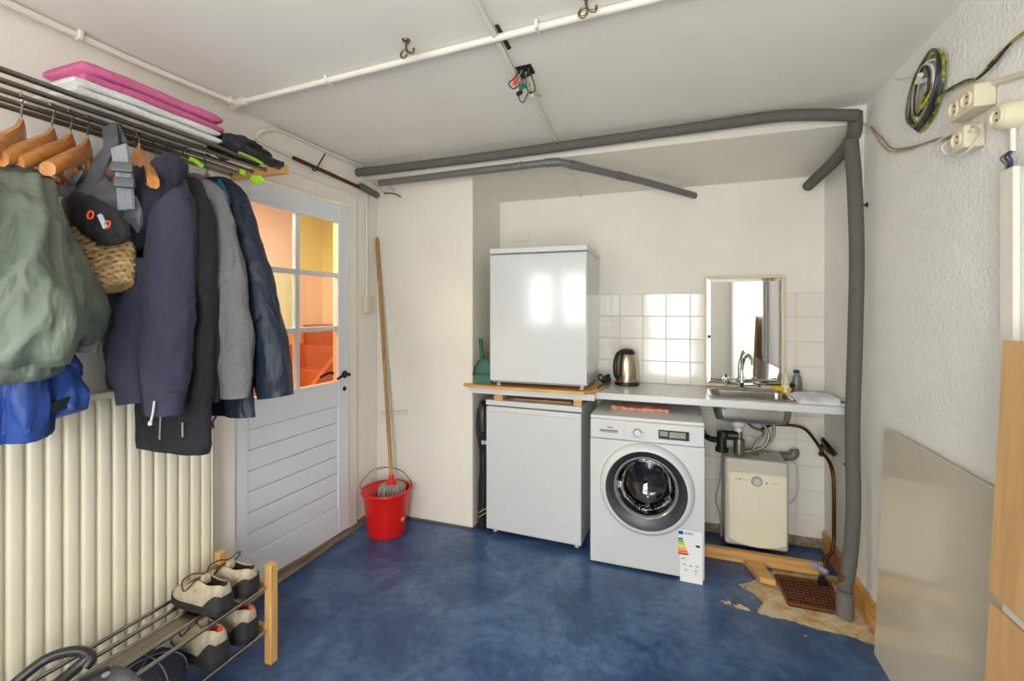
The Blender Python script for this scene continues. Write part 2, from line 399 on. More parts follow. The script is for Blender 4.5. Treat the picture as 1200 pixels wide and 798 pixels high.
# local frame: y along the leaf from the hinge, x towards the room, z up from leaf bottom
LH = 2.065; T = .04
b = B()
gx0, gx1 = .085, .70; gz0, gz1 = .955, 1.945
pz0, pz1 = .17, .80
b.box((-T, 0, 0), (0, gx0, LH), .004, 1); obj('stile', b, M_door, door, local=True)
b = B(); b.box((-T, gx1, 0), (0, LW, LH), .004, 1); obj('stile', b, M_door, door, local=True)
for z0_, z1_ in ((0, pz0), (pz1, gz0), (gz1, LH)):
    b = B(); b.box((-T, gx0, z0_), (0, gx1, z1_), .003, 1); obj('rail', b, M_door, door, local=True)
ph = (pz1-pz0)/6
for i in range(6):
    b = B(); b.box((-T+.008, gx0-.002, pz0+i*ph+.002), (-.007, gx1+.002, pz0+(i+1)*ph-.002), .006, 2); obj('plank', b, M_door, door, local=True)
cw = (gx1-gx0); mid = gx0+cw*.5
rows = [gz0, gz0+.33, gz0+.66, gz1]
b = B(); b.box((-T+.006, mid-.014, gz0), (-.004, mid+.014, gz1), .003, 1)
for z in rows[1:3]: b.box((-T+.007, gx0, z-.014), (-.005, gx1, z+.014), .003, 1)
obj('muntin', b, M_door, door, local=True)
tints = {(0, 2): ('peach_glass', (1.0, .92, .85)), (1, 2): ('yellow_glass', (.95, .93, .58)), (0, 1): ('green_glass', (.92, .98, .84)),
         (1, 1): ('amber_glass', (1.0, .88, .74)), (0, 0): ('orange_glass', (1.0, .70, .46)), (1, 0): ('deep_orange_glass', (1.0, .68, .44))}
for (i, j), (nm, tint) in tints.items():
    b = B(); y0_, y1_ = (gx0, mid) if i == 0 else (mid, gx1)
    b.box((-T/2-.003, y0_, rows[j]), (-T/2+.001, y1_, rows[j+1])); p = obj('pane', b, pane_mat(nm, tint, .03), door, smooth=False, local=True)
    p['label'] = nm.replace('_', ' ')+' pane'
M_iron = mat('dark_bronze', (52, 44, 38), .4, .8, var=.15)
b = B()
b.lathe([(.0, .0), (.022, .001), (.024, .006), (.012, .012), (.010, .03)], (0, LW-.045, .99), 16, 'X')
b.tube(smoothpath([(.03, LW-.045, .99), (.045, LW-.05, .992), (.048, LW-.09, 1.0), (.046, LW-.13, .985), (.05, LW-.155, .98)], 5), [.010]*10+[.008]*11, 10)
b.lathe([(.0, .0), (.014, .001), (.014, .006), (0, .008)], (0, LW-.045, .90), 14, 'X')
obj('door_handle', b, M_iron, door, local=True)
b = B()
b.tube(smoothpath([(-.04, LW-.045, .99), (-.075, LW-.05, .992), (-.08, LW-.09, 1.0), (-.078, LW-.16, .985)], 5), .009, 10)
obj('door_handle', b, M_iron, door, local=True)
for z in (.2, 1.8):
    b = B(); b.lathe([(.0, z), (.008, z+.001), (.008, z+.07), (0, z+.071)], (.008, -.004, 0), 10); obj('hinge', b, M_frame, door, local=True)
b = B(); b.prism([(DY0-.1, 0), (2.715, 0), (2.715, .035), (2.43, .032), (1.9, .055), (DY0-.1, .058)], XL-.09, XL+.03, 'X'); o = obj('trim_2', b, M_thresh); struct(o, 'worn bare wooden threshold below the glazed white door', 'threshold')
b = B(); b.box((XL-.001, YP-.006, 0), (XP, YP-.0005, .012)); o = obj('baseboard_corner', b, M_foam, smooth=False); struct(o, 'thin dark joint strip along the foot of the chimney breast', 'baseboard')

# hall beyond the door
M_hall = mat('hall_plaster', (236, 214, 190), .8, var=.03)
M_hall2 = mat('hall_brown_wood', (150, 92, 58), .5, var=.1)
b = B(); b.box((-3.55, -.2, 0), (-3.45, 3.9, ZC)); b.box((-3.45, 3.8, 0), (XL-.12, 3.9, ZC)); b.box((-3.45, -.2, 0), (XL-.12, -.1, ZC))
o = obj('wall_hall', b, M_hall, smooth=False, origin=(0, 0, 0)); struct(o, 'pale hall walls seen through the coloured door panes', 'wall')
b = B(); b.box((-3.45, -.1, -.006), (XL-.12, 3.8, .0)); o = obj('floor_hall', b, M_hall2, smooth=False, origin=(0, 0, 0)); struct(o, 'brown wooden hall floor beyond the glazed door', 'floor')
b = B(); b.box((-3.55, YS, ZC), (XL-.12, 3.9, ZC+.1)); o = obj('ceiling_hall', b, M_ceil, smooth=False, origin=(0, 0, 0)); struct(o, 'hall ceiling beyond the glazed door', 'ceiling')
st = thing('staircase', 'brown wooden staircase in the hall behind the coloured panes', 'staircase', (-3.1, 3.0, 0))
for i in range(7):
    b = B(); y = 2.15+i*.23; b.box((-3.44, y, 0 if i == 0 else .185*i-.01), (-2.72, y+.235, .185*(i+1)), .006, 1); obj('step', b, M_hall2, st)
b = B(); b.prism([(2.05, 0), (2.2, .30), (3.78, 1.60), (3.78, 1.25), (2.30, 0)], -2.72, -2.68, 'X'); obj('stringer', b, M_hall2, st, smooth=False)
b = B(); b.box((-2.6, 3.34, 0), (-2.45, 3.47, ZC-.02), .004, 1); o = obj('trim_3', b, M_frame); struct(o, 'white post in the hall behind the coloured panes', 'trim')

# ================================================================== LARGE APPLIANCES AND COUNTER
CZ0, CZ1 = .908, .945
ct = thing('worktop', 'pale grey laminate worktop with white front edge carrying the sink', 'worktop', (-.2, 3.0, CZ0))
SX0, SX1, SY0, SY1 = .20, .635, 2.84, 3.13
b = B(); CY = 2.765
b.box((XP+.003, CY+.004, CZ0), (SX0+.012, YB-.010, CZ1)); b.box((SX1-.012, CY+.004, CZ0), (XR-.004, YB-.010, CZ1))
b.box((SX0+.012, CY+.004, CZ0), (SX1-.012, SY0+.012, CZ1)); b.box((SX0+.012, SY1-.012, CZ0), (SX1-.012, YB-.010, CZ1))
obj('top_panel', b, M_counter, ct, smooth=False)
b = B(); b.box((XP+.003, CY-.004, CZ0-.002), (XR-.004, CY+.004, CZ1+.0005), .002, 1); obj('front_edge', b, M_enamel2, ct)
# loose wooden board on the worktop below the upper refrigerator
b = B(); b.prism([(-1.30, 2.70), (-1.247, 2.665), (-.50, 2.655), (-.43, 2.775), (-.42, 3.0), (-1.243, 3.0)], CZ1+.001, CZ1+.017)
tag(obj('shelf_board', b, M_pineX, smooth=False), 'bare wooden board on the worktop under the upper refrigerator', 'board')
b = B(); b.box((-1.24, 2.68, CZ0), (-.44, CY-.005, CZ1), .002, 1); tag(obj('edge_batten', b, M_enamel2), 'white batten below the front of the wooden board', 'batten')

def fridge(name, label, x0, x1, y0, y1, z0, z1, rot, mat_door):
    f = thing(name, label, 'refrigerator', ((x0+x1)/2, (y0+y1)/2, z0), R(rot), 'undercounter refrigerators stacked in the niche')
    w, d, h = (x1-x0)/2, (y1-y0)/2, z1-z0
    ft = .022
    b = B(); b.box((-w+.004, -d+.05, ft), (w-.004, d, h-.032), .005); obj('body', b, M_enamel2, f, local=True)
    b = B(); b.box((-w, -d, ft+.012), (w, -d+.046, h-.042), .008, 3); dd = obj('door', b, mat_door, f, local=True)
    b = B(); b.box((-w+.02, -d-.004, h-.072), (w-.03, -d+.004, h-.058), .003, 2); obj('grip', b, M_enamel2, dd, local=True)
    b = B(); b.box((-w-.003, -d+.0, h-.034), (w+.003, d, h), .006, 2); obj('top', b, M_enamel2, f, local=True)
    b = B(); b.box((-w+.01, -d+.03, ft+.0), (w-.01, -d+.05, ft+.02)); obj('plinth', b, M_grey_pl, f, local=True)
    for sx in (-1, 1):
        for sy in (-1, 1):
            b = B(); b.lathe([(.0, 0), (.015, 0), (.015, .008), (.009, .01), (.009, .03), (0, .031)], (sx*(w-.04), sy*(d-.06)+ (0), 0), 14); obj('foot', b, M_enamel2, f, local=True)
    b = B(); b.lathe([(.0, 0), (.012, 0), (.012, .01), (0, .012)], (w-.03, -d+.022, ft+.0), 12); obj('hinge', b, M_enamel2, f, local=True)
    return f
fridge('refrigerator', 'upper white refrigerator standing on the wooden board above the worktop', -1.105, -.490, 2.675, 3.222, CZ1+.018, 1.832, 1.0, M_enamel)
fridge('refrigerator', 'lower white refrigerator standing on the blue floor beside the washing machine', -1.135, -.512, 2.70, 3.20, 0, .866, -2.0, M_enamel)
# packing blocks between lower refrigerator and batten
for k, (x, y, wd) in enumerate(((-1.055, 2.735, .06), (-.545, 2.735, .05))):
    b = B(); b.box((x-wd/2, y-.035, .8665), (x+wd/2, y+.05, CZ0-.0005), .003, 1)
    tag(obj('wood_block', b, M_pineX), 'small pine block on top of the lower refrigerator, '+('near the black folded bag' if k == 0 else 'near the washing machine'), 'block')
b = B(); b.box((-.98, 2.735, .8665), (-.60, 2.80, .8735), .001, 1, Matrix.Rotation(R(1.5), 4, 'Z')); o = obj('wooden_strip', b, M_pineX); o.location = (-.79, 2.80, .8665); tag(o, 'thin wooden slat lying on top of the lower refrigerator', 'slat')

# ---- washing machine
WX0, WX1, WY0, WY1, WH = -.452, .152, 2.605, 3.16, .846
wm = thing('washing_machine', 'white front-loading washing machine under the worktop', 'washing machine', ((WX0+WX1)/2, (WY0+WY1)/2, 0), 0)
for a_, c_ in (((WX0+.002, WY0+.022, .012), (WX0+.012, WY1, WH-.022)), ((WX1-.012, WY0+.022, .012), (WX1-.002, WY1, WH-.022)), ((WX0+.012, WY1-.01, .012), (WX1-.012, WY1, WH-.022)), ((WX0+.012, WY0+.022, .012), (WX1-.012, WY1-.01, .02))):
    b = B(); b.box(a_, c_, .002, 1); obj('body_panel', b, M_enamel2, wm)
cx, cz, fy = -.146, .460, WY0
# front panel with a round hole
b = B()
n = 64; outer = []; Rr = .2515
x0, x1, z0, z1 = WX0+.001, WX1-.001, .014, WH-.132
for i in range(n):
    a = 2*PI*i/n; dx, dz = math.cos(a), math.sin(a)
    s = min(((x1-cx) if dx > 0 else (x0-cx))/dx if abs(dx) > 1e-6 else 9, ((z1-cz) if dz > 0 else (z0-cz))/dz if abs(dz) > 1e-6 else 9)
    outer.append((cx+dx*s, cz+dz*s))
for cxn, czn in ((x0, z0), (x1, z0), (x1, z1), (x0, z1)):
    i = min(range(n), key=lambda i: (outer[i][0]-cxn)**2+(outer[i][1]-czn)**2); outer[i] = (cxn, czn)
ro = [Vector((p[0], fy, p[1])) for p in outer]; rob = [Vector((p[0], fy+.022, p[1])) for p in outer]
ri = [Vector((cx+Rr*math.cos(2*PI*i/n), fy, cz+Rr*math.sin(2*PI*i/n))) for i in range(n)]
rib = [v+Vector((0, .022, 0)) for v in ri]
b.ringloft([rob, ro, ri, rib], False, False, loop=True); obj('front_panel', b, M_enamel2, wm, ang=30)
b = B(); b.box((WX0+.001, fy-.001, WH-.130), (WX1-.001, fy+.03, WH-.022), .006, 3); obj('control_panel', b, M_enamel2, wm)
b = B(); b.box((WX0, fy+.002, WH-.022), (WX1, WY1, WH), .007, 3); obj('top', b, M_enamel2, wm)
dw = B(); dw.box((WX0+.006, fy-.005, WH-.126), (WX0+.192, fy+.01, WH-.028), .004, 2); dr = obj('detergent_drawer', dw, M_enamel2, wm)
b = B(); b.box((WX0+.055, fy-.0062, WH-.092), (WX0+.155, fy-.004, WH-.076), .001, 1); obj('grip', b, M_grey_pl, dr)
b = B(); b.box((WX0+.057, fy-.008, WH-.080), (WX0+.153, fy-.0055, WH-.076), .001, 1); obj('grip_lip', b, M_chrome, dr)
M_ink = mat('dark_print', (70, 70, 74), .5, var=.05)
b = B()
for i in range(4): b.box((WX0+.096+i*.0085, fy-.0056, WH-.066), (WX0+.102+i*.0085, fy-.005, WH-.059))
obj('badge', b, M_ink, wm, smooth=False)
kx, kz = WX0+.262, WH-.078
b = B(); b.lathe([(.0, -.026), (.021, -.0255), (.024, -.022), (.0245, 0)], (kx, fy, kz), 32, 'Y'); kn = obj('knob', b, M_chrome, wm)
b = B(); b.lathe([(0, -.0285), (.0175, -.028), (.018, -.0258), (0, -.0257)], (kx, fy, kz), 28, 'Y'); obj('knob_cap', b, M_enamel2, kn)
b = B(); b.box((WX0+.372, fy-.004, WH-.103), (WX0+.528, fy+.004, WH-.054), .0015, 1); obj('display', b, M_blk_gloss, wm)
M_lcd = mat('display_glass', (150, 146, 126), .05, var=.1, scale=30)
b = B(); b.box((WX0+.378, fy-.005, WH-.086), (WX0+.42, fy-.0035, WH-.06)); b.box((WX0+.428, fy-.005, WH-.092), (WX0+.510, fy-.0035, WH-.06)); obj('display_window', b, M_lcd, wm, smooth=False)
b = B()
for i in range(6): b.box((WX0+.384+i*.023, fy-.0048, WH-.100), (WX0+.392+i*.023, fy-.0036, WH-.0955))
obj('button', b, M_ink, wm, smooth=False)
# round door
b = B(); b.lathe([(.205, -.034), (.2155, -.040), (.232, -.036), (.246, -.020), (.250, -.004), (.250, .01), (.19, .01), (.19, -.01)], (cx, fy, cz), 80, 'Y', cap=False); wd_ = obj('door', b, M_enamel2, wm, ang=60)
gz_ = cz+.016
def ecc(r, y, off): return [Vector((cx+r*math.cos(2*PI*i/72), fy+y, cz+off+r*math.sin(2*PI*i/72))) for i in range(72)]
b = B(); b.ringloft([ecc(.160, .02, .016), ecc(.163, -.016, .016), ecc(.170, -.032, .015), ecc(.213, -.0412, .001), ecc(.2165, -.038, 0), ecc(.2165, -.02, 0)], False, False); obj('dark_ring', b, mat('dark_door_trim', (44, 45, 47), .32, var=.05), wd_, ang=60)
b = B(); b.lathe([(.166, -.030), (.169, -.0345), (.164, -.038), (.157, -.034), (.153, -.02), (.160, -.018)], (cx, fy, gz_), 64, 'Y', cap=False); obj('glass_rim', b, mat('rim_grey', (170, 174, 174), .2, .6, var=.04), wd_, ang=60)
M_bowl = pane_mat('door_bowl_glass', (.62, .64, .64), .07, .01)
b = B(); b.lathe([(.158, -.030), (.156, -.006), (.145, .05), (.118, .085), (.075, .104), (.0, .110)], (cx, fy, gz_), 56, 'Y', cap=False); obj('glass_bowl', b, M_bowl, wd_)
M_drum = mat('drum_steel', (128, 124, 116), .2, 1, var=.12, scale=12)
b = B(); b.lathe([(.165, .03), (.21, .06), (.245, .09), (.245, .33), (.10, .345), (.06, .325), (.0, .32)], (cx, fy, cz), 56, 'Y', cap=False); dm = obj('drum', b, M_drum, wm)
for k in range(3):
    a = 2*PI*k/3+.5; b = B(); u = Vector((math.cos(a), 0, math.sin(a))); tq = Vector((-math.sin(a), 0, math.cos(a))); o_ = Vector((cx, fy, cz))
    rings = []
    for y in (.10, .12, .30, .325):
        h = .055 if .11 < y < .31 else .02
        rings.append([o_+u*.234+tq*.05+Vector((0, y, 0)), o_+u*(.234-h)+tq*.012+Vector((0, y, 0)), o_+u*(.234-h)-tq*.012+Vector((0, y, 0)), o_+u*.234-tq*.05+Vector((0, y, 0))])
    b.ringloft(rings); obj('drum_paddle', b, M_drum, dm)
for k in range(60):   # rows of drum perforations near the bottom of the opening
    a = -PI*.78+PI*.56*(k % 20)/19; yy = .13+.05*(k//20); b = B(); u = Vector((math.cos(a), 0, math.sin(a)))
    q = Vector((cx, fy+yy, cz))+u*.2435; b.box((-.004, -.004, -.001), (.004, .004, .001), 0, 1, Matrix.Translation(q) @ Matrix.Rotation(-a+PI/2, 4, 'Y')); obj('drum_hole', b, M_black_pl, dm, smooth=False)
# perforations ring and grey door seal
b = B(); b.lathe([(.158, .012), (.180, .016), (.186, .03), (.176, .05), (.160, .036)], (cx, fy, cz), 48, 'Y', cap=False); obj('door_seal', b, mat('rubber_seal', (70, 72, 74), .6, var=.06), wm)
b = B(); b.box((cx-.156, fy-.030, gz_-.016), (cx-.128, fy-.020, gz_+.02), .003, 2); obj('door_latch', b, M_chrome, wd_)
for sx in (WX0+.05, WX1-.05):
    for sy in (WY0+.06, WY1-.06):
        b = B(); b.lathe([(0, 0), (.02, 0), (.02, .014), (0, .0145)], (sx, sy, 0), 14); obj('foot', b, M_black_pl, wm)
# energy label hanging on the front
lab = thing('energy_label', 'white energy rating label hanging on the washing machine front', 'label', (.075, fy-.008, .0))
M_paper = mat('label_paper', (240, 240, 238), .5, var=.01)
LX0, LX1, LZ0, LZ1 = .030, .142, .002, .272
b = B(); rings = []
for i in range(12):
    t = i/11; z = LZ0+(LZ1-LZ0)*t; yy = fy-.009-.012*(1-t)**2; dx = -.012*t
    rings.append([Vector((LX0+dx+.004*math.sin(t*3), yy, z)), Vector((LX1+dx*.2, yy-.001, z)), Vector((LX1+dx*.2, yy+.0006, z)), Vector((LX0+dx+.004*math.sin(t*3), yy+.0016, z))])
b.ringloft(rings); obj('card', b, M_paper, lab)
def flat(x0, x1, z0, z1, col, nm, y=None):
    b = B(); y = fy-.0108 if y is None else y
    b.box((x0, y, z0), (x1, y+.0006, z1)); return obj(nm, b, mat('print_%d_%d_%d' % col, col, .5, var=.01), lab, smooth=False)
flat(.022, .046, .246, .264, (40, 50, 150), 'flag')
for i, (cc, ln) in enumerate([((0, 140, 70), .022), ((70, 175, 70), .026), ((185, 210, 50), .031), ((250, 225, 40), .036), ((245, 175, 40), .041), ((235, 110, 40), .046), ((225, 40, 40), .052)]):
    flat(.022, .022+ln, .228-i*.013-.0105, .228-i*.013, cc, 'rating_bar', fy-.0122)
b = B(); b.prism([(.106, .195), (.112, .189), (.128, .189), (.128, .201), (.112, .201)], fy-.0125, fy-.0119, 'Y'); obj('rating_arrow', b, M_black_pl, lab, smooth=False)
text_part('ENERG', .014, Matrix.Translation((.075, fy-.0112, .255)) @ Matrix.Rotation(R(90), 4, 'X'), mat('print_blue', (40, 50, 150), .5), lab)
for k, (x, z, s) in enumerate(((.045, .122, .012), (.052, .092, .010), (.084, .09, .010), (.115, .092, .010), (.06, .066, .008), (.108, .068, .008), (.108, .052, .006))):
    b = B(); yy = fy-.0155-.006*(1-(z-.05)/.1); b.box((x-s, yy, z-.0025), (x+s, yy+.0006, z-.0008)); b.box((x-s*.6, yy, z+.001), (x+s*.6, yy+.0006, z+.0028)); obj('small_print', b, mat('print_grey', (120, 120, 125), .5), lab, smooth=False)
# red and white patterned cloth on the washing machine
b = B(); rings = []
for i in range(19):
    x = -.36+.33*i/18; h = .014+.022*abs(noise.noise((x*16, 2, 0))); h2 = h*.8
    rings.append([Vector((x, 2.785+.01*noise.noise((x*9, 5, 1)), WH+.0005)), Vector((x, 2.79+.01*noise.noise((x*9, 5, 1)), WH+h)), Vector((x, 2.84, WH+h2+.006)), Vector((x, 2.95, WH+.012)), Vector((x, 2.95, WH+.0005))])
b.ringloft(rings)
M_cloth = ramp_mat('red_patterned_cloth', [(.38, (190, 40, 30)), (.45, (226, 196, 170)), (.55, (200, 60, 36)), (.62, (240, 226, 205))], 24, .9, bump=.2)
tag(obj('patterned_cloth', b, M_cloth), 'red and white patterned cloth lying on the washing machine', 'cloth')
# ================================================================== ON AND ABOVE THE WORKTOP
# ---- sink
sk = thing('sink', 'stainless steel sink bowl let into the worktop under the mirror', 'sink', ((SX0+SX1)/2, (SY0+SY1)/2, CZ1))
def rrect(x0, x1, y0, y1, r, z, n=6):
    pts = []
    for (cx_, cy_, a0) in ((x1-r, y1-r, 0), (x0+r, y1-r, 90), (x0+r, y0+r, 180), (x1-r, y0+r, 270)):
        for i in range(n+1):
            a = R(a0+90*i/n); pts.append(Vector((cx_+r*math.cos(a), cy_+r*math.sin(a), z)))
    return pts
b = B(); e = lambda d, r, z: rrect(SX0+d, SX1-d, SY0+d, SY1-d, r, z)
b.ringloft([e(.004, .05, CZ1-.001), e(-.006, .055, CZ1+.0008), e(-.008, .056, CZ1+.004), e(.012, .05, CZ1+.005), e(.020, .048, CZ1-.004), e(.024, .05, CZ1-.10), e(.034, .055, .812), e(.07, .06, .797), e(.068, .06, .7945), e(.031, .055, .809), e(.021, .05, CZ1-.10), e(.0165, .05, CZ1-.006)], loop=True)
b.prism([(p.x, p.y) for p in e(.069, .06, 0)], .7955, .7975)
obj('bowl', b, M_steel, sk, ang=50)
b = B(); b.lathe([(0, .7985), (.035, .799), (.04, .7985), (.041, .7976)], ((SX0+SX1)/2-.06, 2.98, 0), 20); obj('drain', b, M_chrome, sk)
for i in range(3):
    b = B(); b.lathe([(.0, 0), (.006, .0), (.006, .0015), (0, .002)], ((SX0+SX1)/2-.02+i*.014, SY1-.0235, CZ1-.045), 10, 'Y', M=Matrix.Rotation(PI, 4, 'Z')); obj('overflow_hole', b, M_black_pl, sk)
for x in (SX0+.07, SX1-.1):
    b = B(); b.box((x-.012, SY0+.008, CZ0-.03), (x+.012, SY0+.018, CZ0), .002, 1); b.lathe([(0, 0), (.004, 0), (.004, .02), (0, .0205)], (x, SY0+.006, CZ0-.028), 8); obj('fixing_clip', b, M_grey_pl, sk)
# ---- tap
tp = thing('mixer_tap', 'chrome two-handled swan-neck tap standing behind the sink', 'tap', (.40, 3.175, CZ1)); tx, ty = .40, 3.172
b = B(); b.lathe([(.0, CZ1), (.026, CZ1), (.027, CZ1+.006), (.018, CZ1+.012), (.017, CZ1+.03), (.021, CZ1+.045), (.017, CZ1+.06), (.0, CZ1+.062)], (tx, ty, 0), 24); obj('base', b, M_chrome, tp)
b = B(); b.tube(smoothpath([(tx, ty, CZ1+.055), (tx, ty-.001, CZ1+.13), (tx+.01, ty-.012, CZ1+.19), (tx+.025, ty-.055, CZ1+.222), (tx+.038, ty-.105, CZ1+.205), (tx+.042, ty-.118, CZ1+.17)], 6), [.011]*25+[.009]*6, 14); obj('spout', b, M_chrome, tp)
for s in (-1, 1):
    b = B(); q = Vector((tx+s*.062, ty-.012, CZ1+.040))
    b.tube([(tx+s*.012, ty-.004, CZ1+.036), q], .012, 12); hd = obj('valve', b, M_chrome, tp)
    b = B()
    dirn = Vector((s*.8, -.25, .35)).normalized()
    b.tube([q, q+dirn*.016, q+dirn*.02, q+dirn*.034, q+dirn*.038], [.012, .014, .021, .021, .012], 12)
    for k in range(4):
        u = Vector((-dirn.y, dirn.x, 0)).normalized(); v = dirn.cross(u); a = k*PI/2+.4
        b.tube([q+dirn*.027, q+dirn*.027+(u*math.cos(a)+v*math.sin(a))*.03], [.007, .0085], 8)
    obj('cross_handle', b, M_chrome, hd)
# ---- mirror
mx0, mx1, mz0, mz1 = .186, .648, CZ1+.006, 1.660
MR = R(0.45)
mir = thing('wall_mirror', 'mirror with a thin cream frame standing behind the tap', 'mirror', ((mx0+mx1)/2, YB-.017, mz0), MR)
hw, mh = (mx1-mx0)/2, mz1-mz0
b = B()
for u0, u1, v0, v1 in ((-hw, hw, 0, .016), (-hw, hw, mh-.016, mh), (-hw, -hw+.016, .016, mh-.016), (hw-.016, hw, .016, mh-.016)): b.box((u0, -.012, v0), (u1, .006, v1), .002, 1)
obj('frame', b, mat('mirror_frame_cream', (222, 206, 172), .4, var=.05), mir, local=True)
i0, bv = .016, .02
def rect(d, y): return [Vector((-hw+d, y, d)), Vector((hw-d, y, d)), Vector((hw-d, y, mh-d)), Vector((-hw+d, y, mh-d))]
b = B(); b.ringloft([rect(i0, .004), rect(i0, -.004), rect(i0+bv, -.0062)], True, True); obj('mirror_glass', b, M_mirror, mir, local=True, smooth=False)
# ---- kettle
kt = thing('kettle', 'stainless steel kettle with black handle on the worktop', 'kettle', (-.297, 3.12, CZ1)); kx_, ky_ = -.297, 3.12
b = B(); b.lathe([(.0, CZ1+.0005), (.080, CZ1+.0005), (.082, CZ1+.006), (.080, CZ1+.018), (.074, CZ1+.021), (0, CZ1+.022)], (kx_, ky_, 0), 36); obj('base', b, M_black_pl, kt)
b = B(); b.lathe([(.0, CZ1+.022), (.072, CZ1+.022), (.074, CZ1+.03), (.073, CZ1+.10), (.067, CZ1+.16), (.056, CZ1+.20), (.044, CZ1+.220), (0, CZ1+.223)], (kx_, ky_, 0), 40); obj('body', b, mat('kettle_steel', (198, 186, 160), .2, 1, var=.05), kt)
b = B(); b.lathe([(.054, CZ1+.205), (.050, CZ1+.222), (.036, CZ1+.236), (.0, CZ1+.242)], (kx_, ky_, 0), 30, cap=False); obj('lid', b, M_black_pl, kt)
hd_ = Vector((-.62, -.78, 0)).normalized()
b = B(); P0 = Vector((kx_, ky_, 0))
b.tube(smoothpath([P0+hd_*.045+Vector((0, 0, CZ1+.225)), P0+hd_*.085+Vector((0, 0, CZ1+.205)), P0+hd_*.108+Vector((0, 0, CZ1+.14)), P0+hd_*.102+Vector((0, 0, CZ1+.07)), P0+hd_*.076+Vector((0, 0, CZ1+.045))], 6), .015, 12, flat=.8); obj('handle', b, M_black_pl, kt)
b = B(); b.box((-.014, -.006, 0), (.014, .006, .024), .003, 2, Matrix.Translation(P0+hd_*.078+Vector((0, 0, CZ1+.024))) @ Matrix.Rotation(math.atan2(hd_.x, -hd_.y), 4, 'Z')); obj('switch', b, mat('switch_red', (150, 44, 30), .4), kt)
b = B(); sp_ = -hd_; b.tube([P0+sp_*.045+Vector((0, 0, CZ1+.19)), P0+sp_*.072+Vector((0, 0, CZ1+.205))], [.022, .012], 12); obj('spout', b, M_steel, kt)
# ---- coiled black plug lead behind the upper refrigerator
b = B(); q = at_z(712, 444, CZ1); pts = []
for i in range(26):
    a = i*.75; pts.append((q.x+.03*math.cos(a)+.015*math.sin(i*.4), 3.12+.03*math.sin(a), CZ1+.012+.010*(i % 5)+.012*math.sin(i)))
pts = [(-.44, 2.80, CZ1+.023), (-.435, 2.9, CZ1+.023), (-.405, 3.03, CZ1+.02)]+[(x+.01, y, max(z, CZ1+.006)) for x, y, z in pts]
b.tube(smoothpath(pts, 3), .005, 8); tag(obj('power_lead', b, M_black_pl), 'black power lead bundled on the worktop beside the upper refrigerator', 'cable')
# ---- bottles, sponge and cloth
q = at_z(953, 456, CZ1); bx_, by_ = .70, 3.165
sb_ = thing('spray_bottle', 'grey bottle with black cap on the worktop corner', 'bottle', (bx_, by_, CZ1))
b = B(); b.lathe([(.0, CZ1), (.026, CZ1), (.028, CZ1+.008), (.028, CZ1+.05), (.024, CZ1+.09), (.013, CZ1+.112), (.011, CZ1+.118), (0, CZ1+.118)], (bx_, by_, 0), 24, squash=(1, .75)); obj('body', b, mat('bottle_grey', (112, 116, 110), .3, var=.08), sb_)
b = B(); b.box((bx_-.022, by_-.009, CZ1+.117), (bx_+.012, by_+.009, CZ1+.136), .004, 2); obj('cap', b, M_black_pl, sb_)
lb_ = thing('soap_bottle', 'clear and white washing-up bottle next to the grey bottle', 'bottle', (bx_-.062, by_-.01, CZ1)); bx2, by2 = bx_-.062, by_-.012
b = B(); b.lathe([(.0, CZ1+.046), (.024, CZ1+.046), (.024, CZ1+.07), (.018, CZ1+.095), (.009, CZ1+.11), (.008, CZ1+.118), (0, CZ1+.118)], (bx2, by2, 0), 24); obj('body', b, mat('bottle_clear', (206, 200, 178), .15, var=.05, coat=.5), lb_)
b = B(); b.lathe([(.0, CZ1), (.025, CZ1), (.0255, CZ1+.044), (.024, CZ1+.046), (0, CZ1+.046)], (bx2, by2, 0), 24); obj('label_band', b, mat('bottle_label', (236, 230, 216), .5), lb_)
b = B(); b.lathe([(.0, CZ1+.118), (.009, CZ1+.118), (.008, CZ1+.128), (0, CZ1+.130)], (bx2, by2, 0), 14); obj('cap', b, mat('bottle_cap_cream', (214, 204, 180), .4), lb_)
b = B(); b.box((-.018, -.012, 0), (.018, .012, .014), .004, 2, Matrix.Translation((.742, 3.13, CZ1)) @ Matrix.Rotation(.4, 4, 'Z')); tag(obj('bottle_stopper', b, M_black_pl), 'small black stopper beside the grey bottle', 'stopper')
b = B(); b.box((-.045, -.03, 0), (.045, .03, .028), .008, 3, Matrix.Translation((.625, 3.163, CZ1+.006)) @ Matrix.Rotation(-.3, 4, 'Z')); tag(obj('cleaning_sponge', b, mat('yellow_sponge', (236, 204, 20), .9, var=.15, scale=60, bump=.6, bscale=160)), 'yellow cleaning sponge lying at the sink corner', 'sponge')
b = B(); b.lathe([(0, 0), (.026, .001), (.03, .01), (.022, .022), (.010, .026), (0, .0265)], (.655, 3.155, CZ1+.034), 18, squash=(1.2, .8)); b.tube([(.63, 3.155, CZ1+.045), (.53, 3.176, CZ1+.040)], .004, 8); tag(obj('dish_brush', b, M_black_pl), 'black dish brush resting on the yellow sponge', 'brush')
b = B(); x0, x1, y0, y1 = .63, .845, 2.80, 3.08; nx, ny = 16, 12; g = []
for i in range(nx+1):
    for j in range(ny+1):
        u, v = i/nx, j/ny; x = x0+(x1-x0)*u+.010*noise.noise((v*3, 1, 1)); y = y0+(y1-y0)*v+.02*u*noise.noise((u*3, 2, 7))
        ed = min(u, 1-u, v, 1-v); h = .007+.020*min(1, ed*7)+.012*noise.noise((x*22, y*16, 0))*min(1, ed*6)+.018*max(0, u-.55)
        g.append(Vector((x, y, CZ1+max(.003, h))))
b.poly(g, [(i*(ny+1)+j, (i+1)*(ny+1)+j, (i+1)*(ny+1)+j+1, i*(ny+1)+j+1) for i in range(nx) for j in range(ny)])
